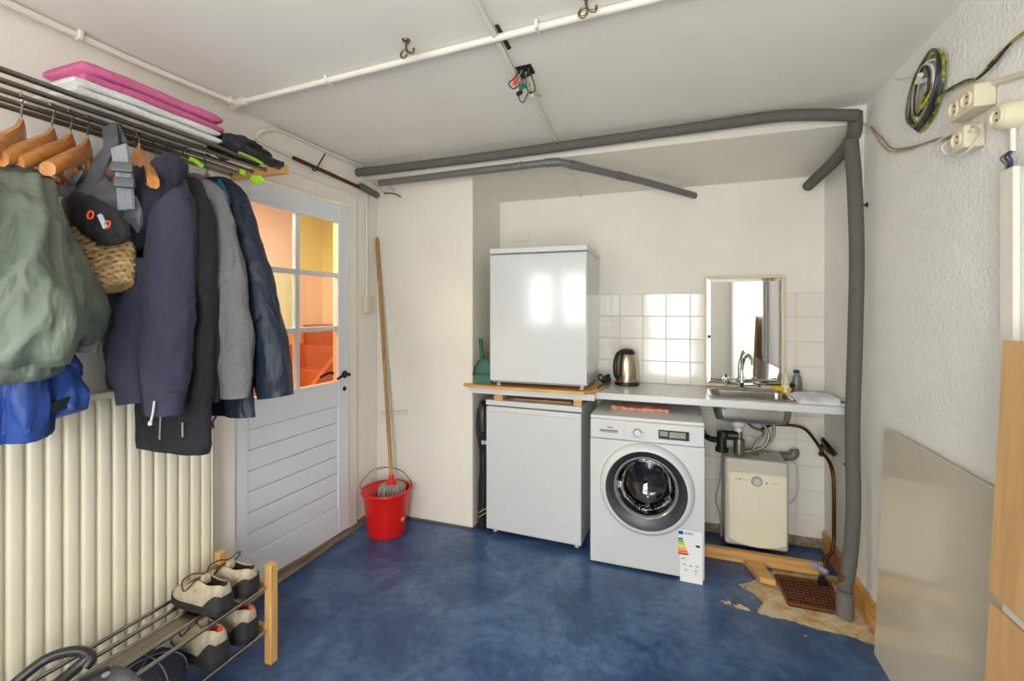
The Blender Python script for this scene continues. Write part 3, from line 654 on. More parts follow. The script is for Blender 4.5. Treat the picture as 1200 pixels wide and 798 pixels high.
ret = bmesh.ops.extrude_face_region(b.bm, geom=list(b.bm.faces)); vs_ = [v for v in ret['geom'] if isinstance(v, bmesh.types.BMVert)]
for v in vs_: v.co.z = CZ1+.0005
tag(obj('folded_cloth', b, mat('white_cloth', (228, 226, 238), .9, var=.06, scale=10, bump=.3, bscale=200), ang=80), 'folded white cloth lying on the worktop right of the sink', 'cloth')
# ---- wall sockets on the niche wall
def socket(name, label, loc, rot, n, m, gang_axis=True):
    s = thing(name, label, 'socket', loc, 0); s.rotation_euler = rot
    w_ = .038*n
    b = B(); b.box((-w_, -.012, -.038), (w_, 0, .038), .004, 2); obj('plate', b, m, s, local=True)
    for i in range(n):
        cx_ = (i-(n-1)/2)*.074
        b = B(); b.lathe([(.0, -.008), (.019, -.008), (.0215, -.0135), (.024, -.0135), (.024, -.011)], (cx_, 0, 0), 24, 'Y', cap=False); sp = obj('socket_well', b, m, s, local=True)
        for dx in (-.009, .009):
            b = B(); b.lathe([(0, -.0088), (.003, -.0088), (.003, -.006), (0, -.006)], (cx_+dx, 0, 0), 8, 'Y'); obj('pin_hole', b, M_black_pl, sp, local=True)
    return s
q = at_y(609, 277, YB); socket('wall_socket', 'white double wall socket above the upper refrigerator', (q.x, YB-.0005, q.z), (0, 0, 0), 2, M_wall)
# ---- green dustpan leaning in the corner next to the upper refrigerator
dp = thing('dustpan', 'green plastic dustpan standing on the wooden board', 'dustpan', (-1.185, 2.76, CZ1+.018))
zb = CZ1+.0185
b = B(); prof = [(x*.8, z) for x, z in [(-.078, 0), (.07, 0), (.075, .05), (.068, .11), (.04, .155), (.0, .17), (-.04, .155), (-.072, .11), (-.082, .05)]]
mm = Matrix.Translation((-1.176, 2.735, zb)) @ Matrix.Rotation(R(-8), 4, 'X') @ Matrix.Rotation(R(18), 4, 'Z')
t = B(); t.prism(prof, .0, .006, 'Y')
for i in range(2, len(prof)):
    p0, p1 = prof[i-1], prof[i]
    t.poly([(p0[0], -.055, p0[1]*.97), (p1[0], -.055, p1[1]*.97), (p1[0], .001, p1[1]), (p0[0], .001, p0[1]), (p0[0]*.95, -.055, p0[1]*.95), (p1[0]*.95, -.055, p1[1]*.95), (p1[0]*.95, .001, p1[1]*.95), (p0[0]*.95, .001, p0[1]*.95)], [(0, 1, 2, 3), (7, 6, 5, 4), (0, 4, 5, 1)])
b.merge(t.bm, mm); obj('pan', b, M_green, dp, ang=30)
b = B(); t = B(); t.tube(smoothpath([(-.01, -.008, .155), (-.018, -.012, .20), (-.026, -.012, .25), (-.032, -.010, .29)], 4), [.017]*4+[.014]*5+[.015]*4, 12, flat=.9); b.merge(t.bm, mm); obj('handle', b, M_green, dp)
b = B(); t = B(); t.box((-.060, -.030, .055), (.056, -.001, .062), .002, 1); b.merge(t.bm, mm); obj('stiffening_rib', b, M_green, dp)
# ---- black folded bag between chimney breast and lower refrigerator
bag = thing('folded_sunshade', 'black bagged folding sunshade standing beside the lower refrigerator', 'sunshade', (-1.19, 2.80, 0))
b = B(); rings = []
for i in range(26):
    z = .001+.835*i/25; t = i/25; r = .034+.010*math.sin(t*9)*.3+(.012 if t > .6 else 0)*math.sin((t-.6)/.4*PI)
    if t > .93: r *= 1-(t-.93)/.07*.45
    rings.append([Vector((-1.197+.008*math.sin(t*3)+r*1.05*math.cos(a)*(1+.16*noise.noise((math.cos(a)*2, math.sin(a)*2, z*8))), 2.79+r*1.2*math.sin(a)*(1+.16*noise.noise((math.cos(a)*2, math.sin(a)*2, z*8+5))), z)) for a in [2*PI*k/20 for k in range(20)]])
b.ringloft(rings); obj('bag', b, mat('black_nylon', (30, 30, 32), .34, var=.2, scale=20), bag, ang=80)
for z, hh, cc in ((.60, .05, (14, 14, 15)),):
    b = B(); b.lathe([(.0425, z), (.0475, z+.003), (.0475, z+hh-.003), (.0425, z+hh)], (-1.187, 2.79, 0), 24, squash=(1.02, 1.15), cap=False); obj('strap', b, mat('black_strap', cc, .8), bag)
for z in (.085, .115):
    b = B(); b.tube([(-1.192+.0405*math.cos(a), 2.79+.046*math.sin(a), z+.03*math.cos(a+.3)) for a in [2*PI*k/24 for k in range(24)]], .0022, 6, loop=True); obj('reflective_stripe', b, mat('stripe_yellow', (206, 196, 110), .5), bag)
b = B()
for i in range(3): b.box((-1.186+i*.013, 2.7385, .565), (-1.178+i*.013, 2.7405, .59))
obj('printed_logo', b, mat('print_white', (210, 210, 210), .6), bag, smooth=False)

# ================================================================== UNDER THE SINK
hx0, hx1, hy0, hy1, hz0, hz1 = .282, .612, 2.93, 3.17, .066, .575
ht = thing('water_heater', 'cream and grey box water heater under the sink', 'water heater', ((hx0+hx1)/2, (hy0+hy1)/2, hz0))
M_hgrey = mat('heater_grey', (198, 192, 178), .4, var=.03); M_hcream = mat('heater_cream', (234, 226, 202), .35, var=.02)
b = B(); b.box((hx0, hy0+.02, hz0), (hx1, hy1, hz1), .018, 3); obj('casing', b, M_hgrey, ht)
b = B(); pts = []
fx0, fx1, fz0, fz1 = hx0+.018, hx1-.012, hz0+.045, hz1-.075
for i in range(9): t = i/8; pts.append((fx0+(fx1-fx0)*t, fz0-.030*math.sin(t*PI)))
pts += [(fx1, fz1-.004), (fx1-.006, fz1), (fx0+.006, fz1), (fx0, fz1-.004)]
b.prism(pts, hy0, hy0+.022, 'Y'); bmesh.ops.bevel(b.bm, geom=[e_ for e_ in b.bm.edges if all(abs(v.co.y-hy0) < 1e-5 for v in e_.verts)], offset=.007, segments=3, affect='EDGES')
hc = obj('front_cover', b, M_hcream, ht, ang=50)
b = B(); b.lathe([(0, -.012), (.020, -.012), (.023, -.008), (.024, .0)], (hx0+.165, hy0, hz1-.115), 28, 'Y'); obj('dial', b, M_hgrey, ht)
b = B(); b.lathe([(.0235, -.002), (.029, -.003), (.030, .001)], (hx0+.165, hy0, hz1-.115), 28, 'Y', cap=False); obj('dial_ring', b, M_grey_pl, ht)
b = B(); b.lathe([(0, -.003), (.004, -.003), (.004, .001)], (hx0+.215, hy0, hz1-.118), 12, 'Y'); obj('indicator_lamp', b, M_black_pl, ht)
b = B()
for x0_, x1_ in ((.055, .064), (.070, .086)): b.box((hx0+x0_, hy0-.0006, hz1-.113), (hx0+x1_, hy0+.001, hz1-.109))
obj('printed_logo', b, M_ink, ht, smooth=False)
b = B(); b.box((hx0+.09, hy0-.0005, hz1-.1125), (hx0+.125, hy0+.001, hz1-.111)); b.box((hx0+.235, hy0-.0005, hz1-.118), (hx0+.275, hy0+.001, hz1-.1165)); obj('small_print', b, mat('print_grey', (120, 120, 125), .5), ht, smooth=False)
for x_ in (hx0-.004, hx1-.006):
    b = B(); b.box((x_, hy0+.06, hz0+.01), (x_+.01, hy0+.10, hz0+.20), .003, 1); obj('side_bracket', b, M_steel, ht)
# heater cable hanging beside it
b = B(); b.tube(smoothpath([(hx1-.01, 3.18, .50), (hx1+.05, 3.19, .52), (hx1+.095, 3.2, .48), (hx1+.10, 3.2, .33), (hx1+.06, 3.2, .26), (hx1+.015, 3.19, .27)], 6), .0035, 8); tag(obj('heater_cable', b, mat('pale_cable', (214, 204, 186), .5)), 'thin pale cable looping beside the water heater', 'cable')
b = B(); b.tube(smoothpath([(hx0-.012, 3.0, .56), (hx0-.02, 3.05, .40), (hx0-.04, 3.05, .28), (hx0-.02, 3.03, .20), (hx0-.014, 2.99, .10), (hx0-.02, 3.05, .062)], 6), .004, 8); tag(obj('heater_lead', b, mat('grey_cable', (150, 146, 136), .5)), 'grey lead hanging beside the washing machine side of the heater', 'cable')
# trap and waste pipes
tr_ = thing('sink_trap', 'black and steel bottle trap hanging below the sink', 'drain trap', (.345, 2.98, .80))
sx_, sy_ = (SX0+SX1)/2-.06, 2.98
b = B(); b.lathe([(.0, .7935), (.044, .7935), (.040, .765), (.022, .75), (.022, .73), (0, .73)], (sx_, sy_, 0), 24); obj('waste_cup', b, M_enamel2, tr_)
b = B(); b.lathe([(.0, .73), (.018, .73), (.018, .69), (.030, .685), (.031, .60), (.024, .588), (0, .586)], (sx_+.004, sy_, 0), 24); obj('bottle', b, mat('trap_steel', (156, 152, 140), .3, 1, var=.1), tr_)
b = B(); b.tube(smoothpath([(sx_, sy_, .70), (sx_-.05, sy_, .70), (sx_-.085, sy_-.0, .695), (sx_-.09, sy_, .66), (sx_-.09, sy_, .62)], 5), .028, 14); b.lathe([(0, .6), (.036, .6), (.036, .625), (0, .626)], (sx_-.09, sy_, 0), 20); b.lathe([(0, .69), (.036, .69), (.036, .72), (0, .725)], (sx_-.08, sy_, 0), 20); obj('elbow', b, M_black_pl, tr_)
b = B(); b.tube([(sx_-.09, sy_, .665), (.21, sy_+.01, .665), (.177, 3.06, .665), (.176, 3.15, .665), (.15, 3.198, .665), (.02, 3.2, .665)], .018, 12); obj('waste_pipe', b, M_black_pl, tr_)
# grey stub pipe on the tiled wall
b = B(); y_ = 3.19
b.tube([(.50, y_, .545), (.575, y_, .545), (.60, y_, .545), (.62, y_, .547), (.66, y_, .548)], [.022, .022, .022, .026, .026], 16); b.tube(smoothpath([(.64, y_, .548), (.675, y_, .55), (.69, y_, .57), (.69, y_+.01, .585)], 4), .027, 14)
tag(obj('pipe_stub', b, M_pvc), 'short grey plastic pipe stub with elbow above the water heater', 'pipe')
b = B(); b.tube([(.575, y_, .545), (.585, y_, .545)], .0265, 16); tag(obj('pipe_sleeve', b, M_enamel2), 'white sleeve ring around the grey pipe stub', 'pipe fitting')
# braided hoses
M_braid = mat('braided_hose', (140, 138, 132), .4, .7, var=.25, scale=120)
for k, pts in enumerate(([(.38, 3.17, .90), (.43, 3.12, .80), (.50, 3.08, .76), (.53, 3.06, .70), (.50, 3.05, .63), (.43, 3.05, .60), (.37, 3.05, .585)],
                         [(.42, 3.17, .90), (.47, 3.15, .82), (.55, 3.12, .78), (.565, 3.10, .70), (.52, 3.09, .625), (.46, 3.09, .60), (.41, 3.09, .585)],
                         [(.40, 3.17, .90), (.40, 3.13, .80), (.44, 3.08, .74), (.50, 3.04, .72), (.46, 3.02, .66), (.44, 3.02, .60), (.47, 3.05, .585)])):
    b = B(); b.tube(smoothpath(pts, 6), .008, 10)
    tag(obj('flexible_hose', b, M_braid), ['braided steel hose looping from the tap to the heater, innermost loop', 'braided steel hose looping from the tap to the heater, widest loop', 'braided steel hose curling behind the bottle trap'][k], 'hose', 'braided hoses under the sink')
# valve assembly and copper pipe
b = B(); b.tube(smoothpath([(.50, 3.12, .715), (.56, 3.17, .735), (.62, 3.2, .735), (.70, 3.2, .735), (.75, 3.17, .72), (.79, 3.10, .66), (.805, 3.06, .62)], 6), .0085, 10)
b.tube(smoothpath([(.805, 3.06, .62), (.815, 2.99, .60), (.82, 2.94, .55), (.82, 2.92, .45), (.82, 2.92, .24), (.815, 2.91, .18), (.80, 2.89, .135), (.765, 2.87, .10), (.765, 2.84, .06)], 6), .0095, 10)
tag(obj('copper_pipe', b, M_copper), 'brown copper water pipe running down beside the grey standpipe', 'pipe')
b = B(); b.lathe([(0, -.03), (.015, -.03), (.015, -.01), (.011, -.008), (.011, .012), (.015, .014), (.015, .032), (0, .032)], (.80, 3.06, .635), 8, M=Matrix.Rotation(R(20), 4, 'X')); vl = tag(obj('stop_valve', b, M_brass, origin=(.80, 3.06, .60)), 'brass stop valve with black handle where the copper pipe bends', 'valve')
b = B(); b.tube(smoothpath([(.80, 3.055, .655), (.80, 3.04, .69), (.79, 3.0, .71), (.80, 2.93, .69), (.82, 2.90, .66)], 5), [.014]*10+[.019]*11, 12, flat=.75); obj('lever', b, M_blk_gloss, vl)
b = B(); b.tube([(.80, 3.02, .665), (.82, 2.985, .64)], .009, 10); obj('spindle', b, M_chrome, vl)
# wall brackets of copper on the right wall
for k, (x, y) in enumerate(((1018, 239), (1008, 547), (1004, 473))):
    q = at_x(x, y, XR-.002); b = B(); b.lathe([(0, 0), (.012, 0), (.012, .004), (.005, .005), (.005, .055), (.008, .056), (.008, .062), (0, .063)], (XR-.0005, q.y+.02, q.z), 12, 'X', M=Matrix.Rotation(PI, 4, 'Z'))
    tag(obj('pipe_bracket', b, [M_copper, M_copper, M_brass][k]), ['copper stud pinning the top of the grey standpipe to the wall', 'copper stud beside the grey standpipe below worktop height', 'brass stud in the wall at worktop height'][k], 'bracket')
# wooden beam, brace and skirting plank
b = B(); b.box((.16, 2.885, 0), (.77, 2.925, .062), .003, 1, None); tag(obj('floor_beam', b, M_pineX), 'long pine beam on the floor in front of the water heater', 'beam')
b = B(); p = [at_z(x, y, 0) for x, y in ((880, 666), (906, 670), (918, 694), (890, 690))]
b.prism([(.372, 2.883), (.465, 2.883), (.50, 2.70), (.43, 2.715)], .0005, .03); tag(obj('floor_brace', b, M_pineX, smooth=False), 'short pine brace jutting from the floor beam over the torn linoleum', 'brace')
b = B(); b.box((XR-.022, 2.46, 0), (XR-.002, 3.2, .12), .005, 2); tag(obj('skirting_plank', b, M_pineY), 'bare pine skirting plank along the stucco wall behind the standpipe', 'plank')
b = B(); b.tube([(.70, 2.90, .055), (.735, 2.86, .06), (.765, 2.83, .055)], .012, 10); tag(obj('hose_coupling', b, mat('blue_white_plastic', (150, 170, 205), .4, var=.3, scale=60)), 'small pale blue hose coupling lying by the foot of the copper pipe', 'coupling')
b = B(); b.lathe([(0, 0), (.022, 0), (.022, .03), (.012, .035), (.012, .05), (0, .05)], (.735, 2.80, .0), 14); tag(obj('pipe_plug', b, M_black_pl), 'black plug fitting between the beam end and the standpipe', 'fitting')
# rusty drain grate
gr = thing('drain_grate', 'rusty iron drain grate in the torn floor beside the standpipe', 'grate', (.63, 2.70, 0))
gp = [at_z(x, y, .006) for x, y in ((909, 674), (972, 683), (984, 718), (924, 707))]; gp = [Vector((p.x, p.y, 0)) for p in gp]
def gl(u, v): return (gp[0]*(1-u)+gp[1]*u)*(1-v)+(gp[3]*(1-u)+gp[2]*u)*v
b = B()
for i in range(4):
    p0, p1 = gp[i], gp[(i+1) % 4]; b.tube([p0+Vector((0, 0, .006)), p1+Vector((0, 0, .006))], .008, 6)
obj('rim', b, M_rust, gr, smooth=False)
b = B(); b.poly([p+Vector((0, 0, -.003)) for p in gp]+[p+Vector((0, 0, -.006)) for p in gp], [(0, 1, 2, 3), (7, 6, 5, 4)]); obj('pan', b, mat('dark_rust', (66, 40, 26), .9, var=.3, scale=30), gr, smooth=False)
for i in range(1, 12):
    b = B(); b.tube([gl(i/12, .03)+Vector((0, 0, .003)), gl(i/12, .97)+Vector((0, 0, .003))], .0035, 5); obj('bar', b, M_rust, gr, smooth=False)
for i in range(1, 10):
    b = B(); b.tube([gl(.03, i/10)+Vector((0, 0, .0065)), gl(.97, i/10)+Vector((0, 0, .0065))], .003, 5); obj('crossbar', b, M_rust, gr, smooth=False)

# ================================================================== PIPES
def ropes(pts, k=8): return smoothpath(pts, k)
sp = thing('standpipe', 'tall grey foam-wrapped standpipe rising from the floor to the ceiling', 'pipe', (.77, 2.565, 0))
pp = [at_y(x, y, 2.555) for x, y in ((990, 690), (996, 655), (1000, 600), (999, 500), (1002, 400), (1004, 300), (1001, 210), (997, 165))]
b = B(); b.tube(ropes(pp, 5), .030, 20); obj('foam_sleeve', b, M_foam, sp)
b = B(); b.lathe([(.0, .0), (.037, .0), (.037, .10), (.034, .104), (.030, .104), (.03, .12), (0, .12)], (pp[0].x, 2.555, 0), 24); obj('socket_collar', b, M_pvc, sp)
b = B(); b.tube([(pp[0].x, 2.555, .09), (pp[0].x, 2.555, .20)], .026, 16); obj('inner_pipe', b, M_rust, sp)
b = B(); b.tube(ropes([(.80, 2.552, 2.372), (.815, 2.62, 2.285), (.80, 2.80, 2.235), (.775, 3.0, 2.205), (.765, 3.2, 2.195)], 6), .030, 18)
tag(obj('insulated_pipe', b, M_foam), 'short grey foam pipe slanting back to the niche wall', 'pipe')
cpx = [(414, 203), (560, 185), (720, 163), (850, 143), (925, 135), (1005, 135)]
b = B(); pts = [at_y(x, y, 2.525) for x, y in cpx]
for p in pts: p.z = min(p.z, ZC-.034)
pts[-1].x = .80
b.tube(ropes(pts, 8), .027, 20); tag(obj('insulated_pipe', b, M_foam), 'long grey foam-wrapped pipe crossing the room under the ceiling', 'pipe')
b = B(); pts = [(-1.84, 2.55, 2.283), (-1.3, 2.55, 2.29), (-.66, 2.55, 2.296)]
b.tube(pts+[(-.60, 2.57, 2.292), (-.55, 2.61, 2.285)]+[(-.20, 2.92, 2.245), (.13, 3.235, 2.197)], .021, 18)
dp_ = tag(obj('drain_pipe', b, M_pvc, origin=(-.8, 2.6, 2.25)), 'smooth grey plastic drain pipe bending back below the foam pipe', 'pipe')
for p0, p1 in (((-.70, 2.55, 2.2955), (-.62, 2.56, 2.2955)), ((-.57, 2.595, 2.288), (-.50, 2.655, 2.279)), ((-.32, 2.812, 2.259), (-.28, 2.848, 2.254))):
    b = B(); b.tube([p0, p1], .0245, 18); obj('coupling', b, M_pvc, dp_)
b = B(); b.tube([(-.855, 2.55, 2.26), (-.855, 2.55, 2.325)], .003, 6); b.tube([(-.855+.0, 2.55+.024*math.cos(a), 2.294+.024*math.sin(a)) for a in [2*PI*i/16 for i in range(16)]], .003, 6, loop=True); obj('clamp', b, M_chrome, dp_)
# white surface conduits on the ceiling
zc = ZC-.016
b = B(); b.tube([at_z(278, 121, zc), at_z(620, 35, zc), at_z(790, -7, zc), at_z(1000, -60, zc)], .0125, 12)
cd = tag(obj('ceiling_pipe', b, M_white_pvc, origin=(-1, 1.5, zc)), 'white painted pipe crossing the ceiling towards the coat rack wall', 'pipe')
for px, py in ((385, 95), (630, 32)):
    q = at_z(px, py, zc); b = B(); b.box((q.x-.006, q.y-.024, zc-.014), (q.x+.006, q.y+.024, ZC-.0005), .004, 2); obj('pipe_clip', b, M_white_pvc, cd)
b = B(); xx = -1.955
pl = [Vector((xx, -.8, ZC-.02)), Vector((xx, .9, ZC-.018)), Vector((xx+.005, 1.2, ZC-.017)), Vector((xx+.03, 1.45, ZC-.017)), Vector((xx+.045, 1.53, ZC-.017))]
b.tube(smoothpath(pl, 6), .012, 12); cd2 = tag(obj('ceiling_pipe', b, M_white_pvc, origin=(-1.95, .8, zc)), 'white painted pipe along the ceiling corner above the coat rack', 'pipe')
b = B(); b.box((xx-.01, .98, ZC-.034), (xx+.02, .995, ZC-.0005), .004, 2); obj('pipe_clip', b, M_white_pvc, cd2)
q = at_z(276, 121, zc); b = B(); b.tube([q+Vector((-.05, .03, 0)), q+Vector((.02, 0, 0)), q+Vector((.06, -.003, 0))], [.018, .019, .017], 14); b.tube([q+Vector((.005, -.04, 0)), q+Vector((0, .01, 0))], .017, 12); tag(obj('pipe_tee', b, M_white_pvc), 'white painted pipe fitting where the two ceiling pipes meet', 'pipe fitting')
b = B(); b.tube([at_z(545, -25, ZC-.012), at_z(557, 0, ZC-.012), at_z(584, 50, ZC-.012), at_z(604, 90, ZC-.012)], .0105, 12); tag(obj('cable_conduit', b, M_white_pvc), 'white conduit running to the open junction hole in the ceiling', 'conduit')
b = B(); b.tube([at_z(624, 112, ZC-.010), at_z(652, 166, ZC-.010)], .0085, 12); cc_ = tag(obj('cable_conduit', b, M_white_pvc), 'white conduit from the junction hole to the foam pipe', 'conduit')
def soff(px, py, d=.008):   # point on the soffit slope
    dv = ray(px, py); n_ = Vector((0, ZS0-ZS1, (YB-YS))); n_.normalize(); p0 = Vector((0, YS, ZS0)); return CP+dv*((p0-CP).dot(n_)/dv.dot(n_))-n_*d
b = B(); b.tube([soff(664, 193), soff(682, 231)], .006, 10); b.tube([soff(671, 207, .008)+Vector((-.02, 0, 0)), soff(671, 207, .008)+Vector((.02, 0, 0))], .005, 8); tag(obj('cable_conduit', b, M_white_pvc), 'thin white conduit on the sloping niche ceiling', 'conduit')
# open junction hole with wires
jh = thing('junction_hole', 'open dark junction hole in the ceiling with dangling wires', 'junction box', at_z(614, 88, ZC-.001))
b = B(); pts = [at_z(x, y, ZC-.002) for x, y in ((604, 79), (622, 75), (627, 85), (612, 93))]
b.prism([(p.x, p.y) for p in pts], ZC-.004, ZC-.0005); obj('hole', b, mat('hole_black', (20, 17, 14), .9, var=.3), jh, smooth=False)
wires = [((610, 82), (602, 92), (596, 98), (602, 104), (610, 98), (30, 34, 32)), ((614, 84), (612, 98), (608, 114), (613, 120), (619, 108), (52, 64, 84)),
         ((618, 82), (624, 92), (627, 106), (620, 108), (616, 100), (40, 44, 40)), ((616, 84), (618, 96), (624, 108), (634, 113), (626, 104), (178, 172, 60)),
         ((612, 82), (608, 90), (606, 94), (609, 98), (611, 92), (180, 120, 100)), ((620, 80), (616, 92), (618, 104), (622, 110), (620, 98), (70, 86, 100))]
for k, wv in enumerate(wires):
    b = B(); zz = [ZC-.004, ZC-.03, ZC-.055, ZC-.05, ZC-.02]; b.tube(smoothpath([at_z(p[0], p[1], z) for p, z in zip(wv[:5], zz)], 6), .0025, 8); obj('wire', b, mat('wire_%d' % k, wv[5], .4), jh)
for (x, y, col) in ((604, 95, (236, 80, 24)), (612, 102, (0, 130, 84)), (609, 109, (40, 34, 34))):
    q = at_z(x, y, ZC-.045); b = B(); b.lathe([(0, -.014), (.009, -.013), (.010, .004), (.006, .014), (0, .015)], q, 14, M=Matrix.Rotation(R(50), 4, 'Y') @ Matrix.Rotation(x, 4, 'X')); obj('wire_cap', b, mat('cap_%d_%d_%d' % col, col, .4), jh)
b = B(); pts = [at_z(x, y, ZC-.003) for x, y in ((580, 30), (584, 29), (599, 56), (595, 58))]; b.prism([(p.x, p.y) for p in pts], ZC-.006, ZC-.0004); tag(obj('tar_patch', b, mat('tar', (40, 38, 36), .9, var=.3, scale=60), smooth=False), 'black smear of filler beside the white pipe crossing', 'patch')
# ceiling hooks
for k, (x, y, lab_) in enumerate(((476, 47, 'metal hook screwed into the ceiling, hanging free in the open plaster'), (687, -4, 'metal hook in the ceiling next to the white crossing pipe'))):
    q = at_z(x, y, ZC); b = B()
    b.lathe([(0, -.006), (.012, -.006), (.016, 0), (0, 0)], q, 14)
    b.tube(smoothpath([q+Vector(v) for v in ((0, 0, -.004), (0, 0, -.03), (.008, 0, -.045), (.028, 0, -.05), (.032, .0, -.035))]+[], 5), .0045, 8)
    b.tube(smoothpath([q+Vector(v) for v in ((0, 0, -.03), (-.018, 0, -.038), (-.022, 0, -.055), (-.008, 0, -.062), (.004, 0, -.05))], 5), .0045, 8)
    tag(obj('ceiling_hook', b, mat('hook_metal', (120, 106, 84), .35, .9, var=.1)), lab_, 'hook', 'ceiling hooks')
# pipes at the top of the left wall
b = B(); xw = XL+.02; b.tube([at_x(344, 185, xw), at_x(380, 201, xw), at_x(424, 221, xw)], .011, 12); tag(obj('old_copper_pipe', b, M_copper), 'old brown copper pipe high on the wall over the door', 'pipe')
b = B(); q = at_x(367, 190, xw); b.tube(smoothpath([at_x(369, 194, xw+.014), at_x(366, 198, xw+.02), at_x(370, 200, xw+.02), at_x(374, 192, xw+.014), at_x(381, 180, xw+.02)], 4), .004, 8); tag(obj('pipe_hanger', b, M_black_pl), 'dark wire hanger around the old copper pipe', 'bracket')
b = B(); b.tube([at_x(422, 218, xw+.01), at_x(442, 229, xw+.03)], .022, 14); tag(obj('pipe_insulation', b, M_foam), 'dark foam stub at the end of the old copper pipe', 'pipe')
b = B(); pts = [at_x(338, 182, XL+.014), at_x(310, 168, XL+.014), at_x(301, 160, XL+.016), at_x(308, 153, XL+.03), at_z(330, 154, ZC-.014), at_z(380, 176, ZC-.014), at_z(424, 195, ZC-.014)]
b.tube(smoothpath(pts, 6), .0085, 10); tag(obj('looped_pipe', b, M_white_pvc), 'white painted pipe looping between wall and ceiling near the door', 'pipe')
for k, (p0, p1, p2, col) in enumerate((((436, 212), (446, 222), (452, 229), (196, 172, 60)), ((440, 208), (452, 216), (462, 224), (206, 196, 120)), ((450, 226), (462, 227), (470, 231), (30, 30, 30)))):
    b = B(); b.tube(smoothpath([at_y(p0[0], p0[1], 2.68), at_y(p1[0], p1[1], 2.64), at_y(p2[0], p2[1], 2.70)], 5), .004, 8); tag(obj('loose_wire', b, mat('loose_wire_%d' % k, col, .5)), ['yellow wire end poking out below the foam pipe', 'pale yellow wire end poking out below the foam pipe', 'black wire end poking out below the foam pipe'][k], 'wire')
# light switch with conduit, left wall
q = at_x(428.5, 357, XL); sw = thing('light_switch', 'beige surface switch on the wall between door and mop', 'switch', (XL, q.y, q.z))
b = B(); b.box((XL+.0005, q.y-.036, q.z-.06), (XL+.035, q.y+.036, q.z+.06), .008, 3); obj('box', b, M_beige_pl, sw)
for dz in (.026, -.026):
    b = B(); b.lathe([(0, .036), (.016, .036), (.018, .034)], (XL, q.y, q.z+dz), 16, 'X'); obj('rocker', b, M_beige_pl, sw)
b = B(); b.tube([(XL+.009, q.y, q.z+.058), (XL+.009, q.y, 2.26)], .008, 10); tag(obj('cable_conduit', b, M_white_pvc), 'white conduit rising from the light switch beside the door', 'conduit')
q0 = at_y(447, 484, YP-.02); q1 = at_y(476, 483, YP-.02); b = B(); b.tube([q0, q1], .009, 10); b.box((q1.x-.02, YP-.034, q1.z-.016), (q1.x+.0, YP-.0005, q1.z+.016), .005, 2); b.box((q0.x, YP-.03, q0.z-.012), (q0.x+.02, YP-.0005, q0.z+.012), .005, 2); tag(obj('towel_bar', b, M_white_pvc), 'short white bar on the chimney breast behind the mop', 'bar')

# ================================================================== RIGHT WALL
def wall_box(name, label, py, pz, n, horiz):
    s = thing(name, label, 'socket', (XR, py, pz))
    L_ = .066*n
    b = B(); 
    if horiz: b.box((XR-.052, py-L_/2, pz-.034), (XR-.0005, py+L_/2, pz+.034), .006, 2)
    else: b.box((XR-.055, py-.04, pz-.04), (XR-.0005, py+.04, pz+.04), .006, 2)
    obj('box', b, M_beige_pl, s)
    for i in range(n):
        yy = py+(i-(n-1)/2)*.064
        b = B(); b.lathe([(0, -.0522), (.0185, -.0522), (.020, -.0575), (.024, -.0575), (.025, -.051)], (XR, yy, pz), 24, 'X', cap=False); w_ = obj('socket_well', b, M_beige_pl, s)
        for dz in (-.009, .009):
            b = B(); b.lathe([(0, -.0532), (.0035, -.0532), (.0035, -.05), (0, -.05)], (XR, yy, pz+dz), 8, 'X'); obj('pin_hole', b, M_black_pl, w_)
    return s
wall_box('wall_socket', 'beige double socket box high on the stucco wall', 1.735, 2.062, 2, True)
wall_box('wall_socket', 'beige single socket box below the double socket on the stucco wall', 1.752, 1.962, 1, True)
rs = thing('round_socket', 'round beige socket on the stucco wall above the white trunking', 'socket', (XR, 1.585, 1.965))
b = B(); b.lathe([(0, -.045), (.030, -.045), (.034, -.040), (.037, -.02), (.038, -.0005), (0, -.0005)], (XR, 1.585, 1.965), 28, 'X'); obj('box', b, M_beige_pl, rs)
b = B(); b.lathe([(0, -.0455), (.018, -.0455), (.020, -.050), (.026, -.050), (.028, -.044)], (XR, 1.585, 1.965), 28, 'X', cap=False); obj('socket_well', b, M_beige_pl, rs)
for dz in (-.009, .009):
    b = B(); b.lathe([(0, -.0465), (.0035, -.0465), (.0035, -.043), (0, -.043)], (XR, 1.585, 1.965+dz), 8, 'X'); obj('pin_hole', b, M_black_pl, rs)
b = B(); b.tube([(XR-.012, 1.585, 1.93), (XR-.012, 1.585, 1.868)], .0065, 10); obj('cable_stub', b, M_white_pvc, rs)
for k, col in enumerate(((40, 60, 110), (30, 30, 30), (90, 100, 110))):
    b = B(); b.tube(smoothpath([(XR-.013, 1.585, 1.872), (XR-.024-.004*k, 1.585+.009*(k-1), 1.855), (XR-.02, 1.585+.012*(k-1), 1.836), (XR-.02, 1.585+.004*k, 1.80)], 4), .003, 8); obj('wire', b, mat('stub_wire_%d' % k, col, .5), rs)
b = B(); b.box((XR-.024, .30, 0.0), (XR-.001, 1.605, 1.818), .004, 1); o = obj('trim_4', b, mat('smooth_white_panel', (236, 236, 236), .45, var=.015)); struct(o, 'smooth white wall panel next to the stucco behind the wooden boards', 'panel')
b = B(); b.box((XR-.040, 1.53, 1.0), (XR-.0245, 1.585, 1.818), .004, 1); tag(obj('cable_trunking', b, M_white_pvc), 'white vertical cable trunking under the round socket', 'trunking')
